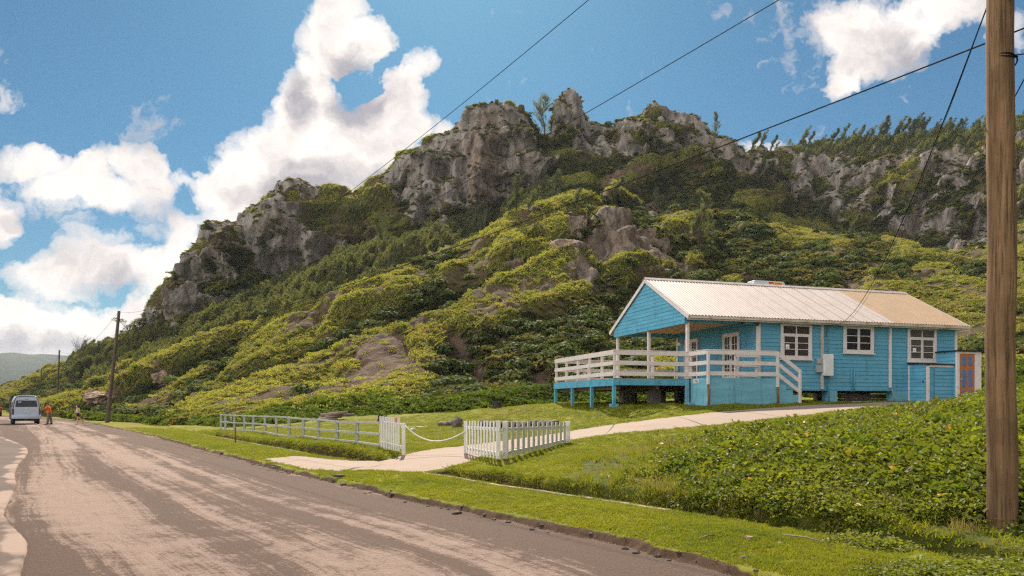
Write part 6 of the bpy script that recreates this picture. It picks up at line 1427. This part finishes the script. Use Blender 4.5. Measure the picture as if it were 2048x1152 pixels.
def person(name, loc, rz_, label, J, skin, scale=1.):
    root = empty(name, loc, rz_, label, 'person'); root.scale = (scale,)*3
    st = []; V_ = lambda k: Vector(J[k])
    st.append(([V_('pelvis')-Vector((0, 0, .06)), V_('pelvis')+Vector((0, 0, .06)), V_('waist'), V_('chest'), V_('chest')+(V_('neck')-V_('chest'))*.7], [.125, .14, .12, .145, .11]))
    for sx_ in (-1, 1):
        st.append(([V_('chest')+(V_('neck')-V_('chest'))*.45, V_('sh%+d' % sx_)], [.085, .062]))
    st.append(([V_('neck')-Vector((0, 0, .05)), V_('neck')+(V_('head')-V_('neck'))*.5], [.062, .052]))
    for s_ in ('-1', '+1'):
        st.append(([V_('sh'+s_), V_('sh'+s_).lerp(V_('el'+s_), .4), V_('el'+s_), V_('el'+s_).lerp(V_('wr'+s_), .35), V_('wr'+s_)], [.056, .048, .037, .038, .024]))
        st += hand(V_('wr'+s_), V_('wr'+s_)-V_('el'+s_)+Vector((0, 0, -.02)), J['palm'], skin)
        st.append(([V_('hip'+s_), V_('hip'+s_).lerp(V_('kn'+s_), .4), V_('kn'+s_), V_('kn'+s_).lerp(V_('an'+s_), .35), V_('an'+s_)], [.092, .080, .056, .056, .036]))
        f = Vector(J['ft'+s_]); st.append(([V_('an'+s_)-f*.05-Vector((0, 0, .03)), V_('an'+s_)+f*.07-Vector((0, 0, .045)), V_('an'+s_)+f*.17-Vector((0, 0, .055))], [.038, .036, .026]))
    h = V_('head'); fd = Vector(J['face']).normalized(); bl = [(h, (.078, .092, .118)), (h+fd*.035-Vector((0, 0, .055)), (.055, .055, .058)), (h+fd*.098-Vector((0, 0, .012)), (.014, .016, .022)), (h+fd*.088-Vector((0, 0, .052)), (.024, .012, .010))]
    sd2 = fd.cross(Vector((0, 0, 1))).normalized()
    for k in (-1, 1): bl.append((h+sd2*.08*k-Vector((0, 0, .01)), (.012, .02, .032))); bl.append((h+fd*.083+sd2*.03*k+Vector((0, 0, .012)), (.017, .012, .011)))
    remeshed('body', st, skin, root, .0095, bl); return root, V_, fd, sd2
m_skd = paint('dark_skin', (.09, .048, .03), .5, .1, 6); m_skl = paint('light_skin', (.55, .32, .22), .5, .08, 6); m_or = paint('orange_shirt', (.75, .12, .02), .8, .1, 5); m_ol = paint('olive_trousers', (.16, .13, .085), .9, .15, 5); m_shoe = paint('dark_shoes', (.02, .018, .016), .6); m_hair = paint('dark_hair', (.02, .014, .011), .7, .2, 20); m_tank = paint('pale_tank_top', (.62, .56, .48), .8); m_blk = paint('black_cloth', (.018, .017, .02), .85, .2, 6)
# man: faces -x (toward the minibus), bent slightly forward, left arm reaching in
J = {'pelvis': (0, 0, .90), 'waist': (-.015, 0, 1.06), 'chest': (-.08, 0, 1.27), 'neck': (-.15, 0, 1.44), 'head': (-.24, 0, 1.565), 'sh-1': (-.12, -.17, 1.385), 'sh+1': (-.12, .17, 1.385), 'el-1': (-.20, -.2, 1.12), 'wr-1': (-.44, -.16, 1.06), 'el+1': (-.26, .2, 1.14), 'wr+1': (-.5, .14, 1.10),
     'hip-1': (.0, -.10, .86), 'hip+1': (.02, .10, .86), 'kn-1': (-.06, -.12, .48), 'kn+1': (.10, .12, .48), 'an-1': (-.10, -.12, .085), 'an+1': (.16, .12, .085), 'ft-1': (-1, -.1, 0), 'ft+1': (-1, .15, 0), 'palm': (0, 0, -1), 'face': (-1, 0, -.25)}
qm = Vector(((98-1024)/FOC*57.5, 57.5, 0)); qm.z = gz(qm.x, qm.y)
mroot, VV, fd, s2 = person('person', qm, R(30), 'person in an orange shirt and olive trousers leaning to the side of the minibus', J, m_skd, 1.0)
remeshed('shirt', [([VV('pelvis')+Vector((0, 0, -.02)), VV('waist'), VV('chest'), VV('chest')+(VV('neck')-VV('chest'))*.72], [.165, .155, .172, .12]), ([VV('sh-1'), VV('sh-1').lerp(VV('el-1'), .62)], [.078, .066]), ([VV('sh+1'), VV('sh+1').lerp(VV('el+1'), .62)], [.078, .066]), ([VV('sh-1'), VV('sh+1')], [.08, .08]), ([VV('pelvis')+Vector((0, -.07, .0)), VV('chest')+Vector((0, -.09, 0))], [.12, .12]), ([VV('pelvis')+Vector((0, .07, .0)), VV('chest')+Vector((0, .09, 0))], [.12, .12])], m_or, mroot, .014)
remeshed('trousers', [([VV('pelvis')+Vector((0, -.04, .05)), VV('pelvis')+Vector((0, .04, .05))], [.145, .145])]+[([VV('hip'+s_), VV('kn'+s_), VV('an'+s_)+Vector((0, 0, .01))], [.118, .092, .082]) for s_ in ('-1', '+1')], m_ol, mroot, .014)
for s_ in ('-1', '+1'):
    f = Vector(J['ft'+s_]); a = VV('an'+s_); remeshed('shoe', [([a-f*.07-Vector((0, 0, .04)), a+f*.08-Vector((0, 0, .045)), a+f*.2-Vector((0, 0, .052))], [.044, .044, .034])], m_shoe, mroot, .012)
remeshed('hair', [], m_hair, mroot, .010, [(VV('head')-fd*.018+Vector((0, 0, .03)), (.086, .094, .105))])
# woman: walking toward -x
J = {'pelvis': (0, 0, .88), 'waist': (-.01, 0, 1.03), 'chest': (-.03, 0, 1.22), 'neck': (-.045, 0, 1.38), 'head': (-.075, 0, 1.52), 'sh-1': (-.03, -.145, 1.335), 'sh+1': (-.03, .145, 1.335), 'el-1': (.03, -.19, 1.08), 'wr-1': (-.06, -.16, .86), 'el+1': (-.14, .19, 1.10), 'wr+1': (-.26, .15, .98),
     'hip-1': (.0, -.085, .84), 'hip+1': (.0, .085, .84), 'kn-1': (-.03, -.09, .47), 'kn+1': (.13, .09, .49), 'an-1': (-.06, -.09, .085), 'an+1': (.40, .09, .22), 'ft-1': (-1, 0, 0), 'ft+1': (-.75, 0, -.65), 'palm': (0, 0, -1), 'face': (-1, 0, -.15)}
for k in J:
    if k in ('sh-1', 'sh+1', 'chest'): pass
qw = Vector(((156.5-1024)/FOC*58, 58, 0)); qw.z = gz(qw.x, qw.y)
wroot, VV, fd, s2 = person('person', qw, R(28), 'person walking left across the road in a pale tank top and black shorts', J, m_skl, .93)
remeshed('tank_top', [([VV('pelvis')+Vector((0, 0, .06)), VV('waist'), VV('chest'), VV('chest')+(VV('neck')-VV('chest'))*.45], [.148, .132, .156, .11])], m_tank, wroot, .012)
remeshed('shorts', [([VV('pelvis')+Vector((0, -.035, .04)), VV('pelvis')+Vector((0, .035, .04))], [.142, .142])]+[([VV('hip'+s_), VV('hip'+s_).lerp(VV('kn'+s_), .45)], [.112, .108]) for s_ in ('-1', '+1')], m_blk, wroot, .012)
remeshed('hair', [([VV('head')-fd*.03+Vector((0, 0, .03)), VV('head')-fd*.07-Vector((0, 0, .1)), VV('head')-fd*.07-Vector((0, 0, .2))], [.08, .06, .035])], m_hair, wroot, .010, [(VV('head')-fd*.02+Vector((0, 0, .03)), (.084, .096, .102))])
for s_ in ('-1', '+1'):
    f = Vector(J['ft'+s_]).normalized(); a = VV('an'+s_); remeshed('sandal', [([a-f*.05-Vector((0, 0, .06)), a+f*.17-Vector((0, 0, .068))], [.028, .026])], m_shoe, wroot, .012)
bg_ = MB(); bg_.box((.02, -.1, .0), (.22, .0, .24)); bg_.tube([(.05, -.05, .24), (-.02, .02, .5), (-.06, .06, .6)], .008, 6); bo = bg_.build('shoulder_bag', m_blk, None, .02); bo.location = qw+Vector((-.02, -.24, .66)); bo.rotation_euler = (0, 0, R(28)); tag(bo, 'black shoulder bag at the hip of the person in the tank top', 'bag')
# ================================================================ HAZE
mb = MB(); mb.box((-2600, -60, -2.4), (900, 2500, 175)); hzb = mb.build('haze', None)
hzb.data.materials.clear(); m, nt = new_mat('sea_haze'); pv = nt.nodes.new('ShaderNodeVolumePrincipled'); pv.inputs['Color'].default_value = (.80, .88, .96, 1); pv.inputs['Density'].default_value = .0001; pv.inputs['Anisotropy'].default_value = .2
nt.links.new(pv.outputs[0], nt.nodes.new('ShaderNodeOutputMaterial').inputs['Volume']); hzb.data.materials.append(m); tag(hzb, 'thin pale sea haze filling the air toward the distant headland', 'haze', kind='stuff')
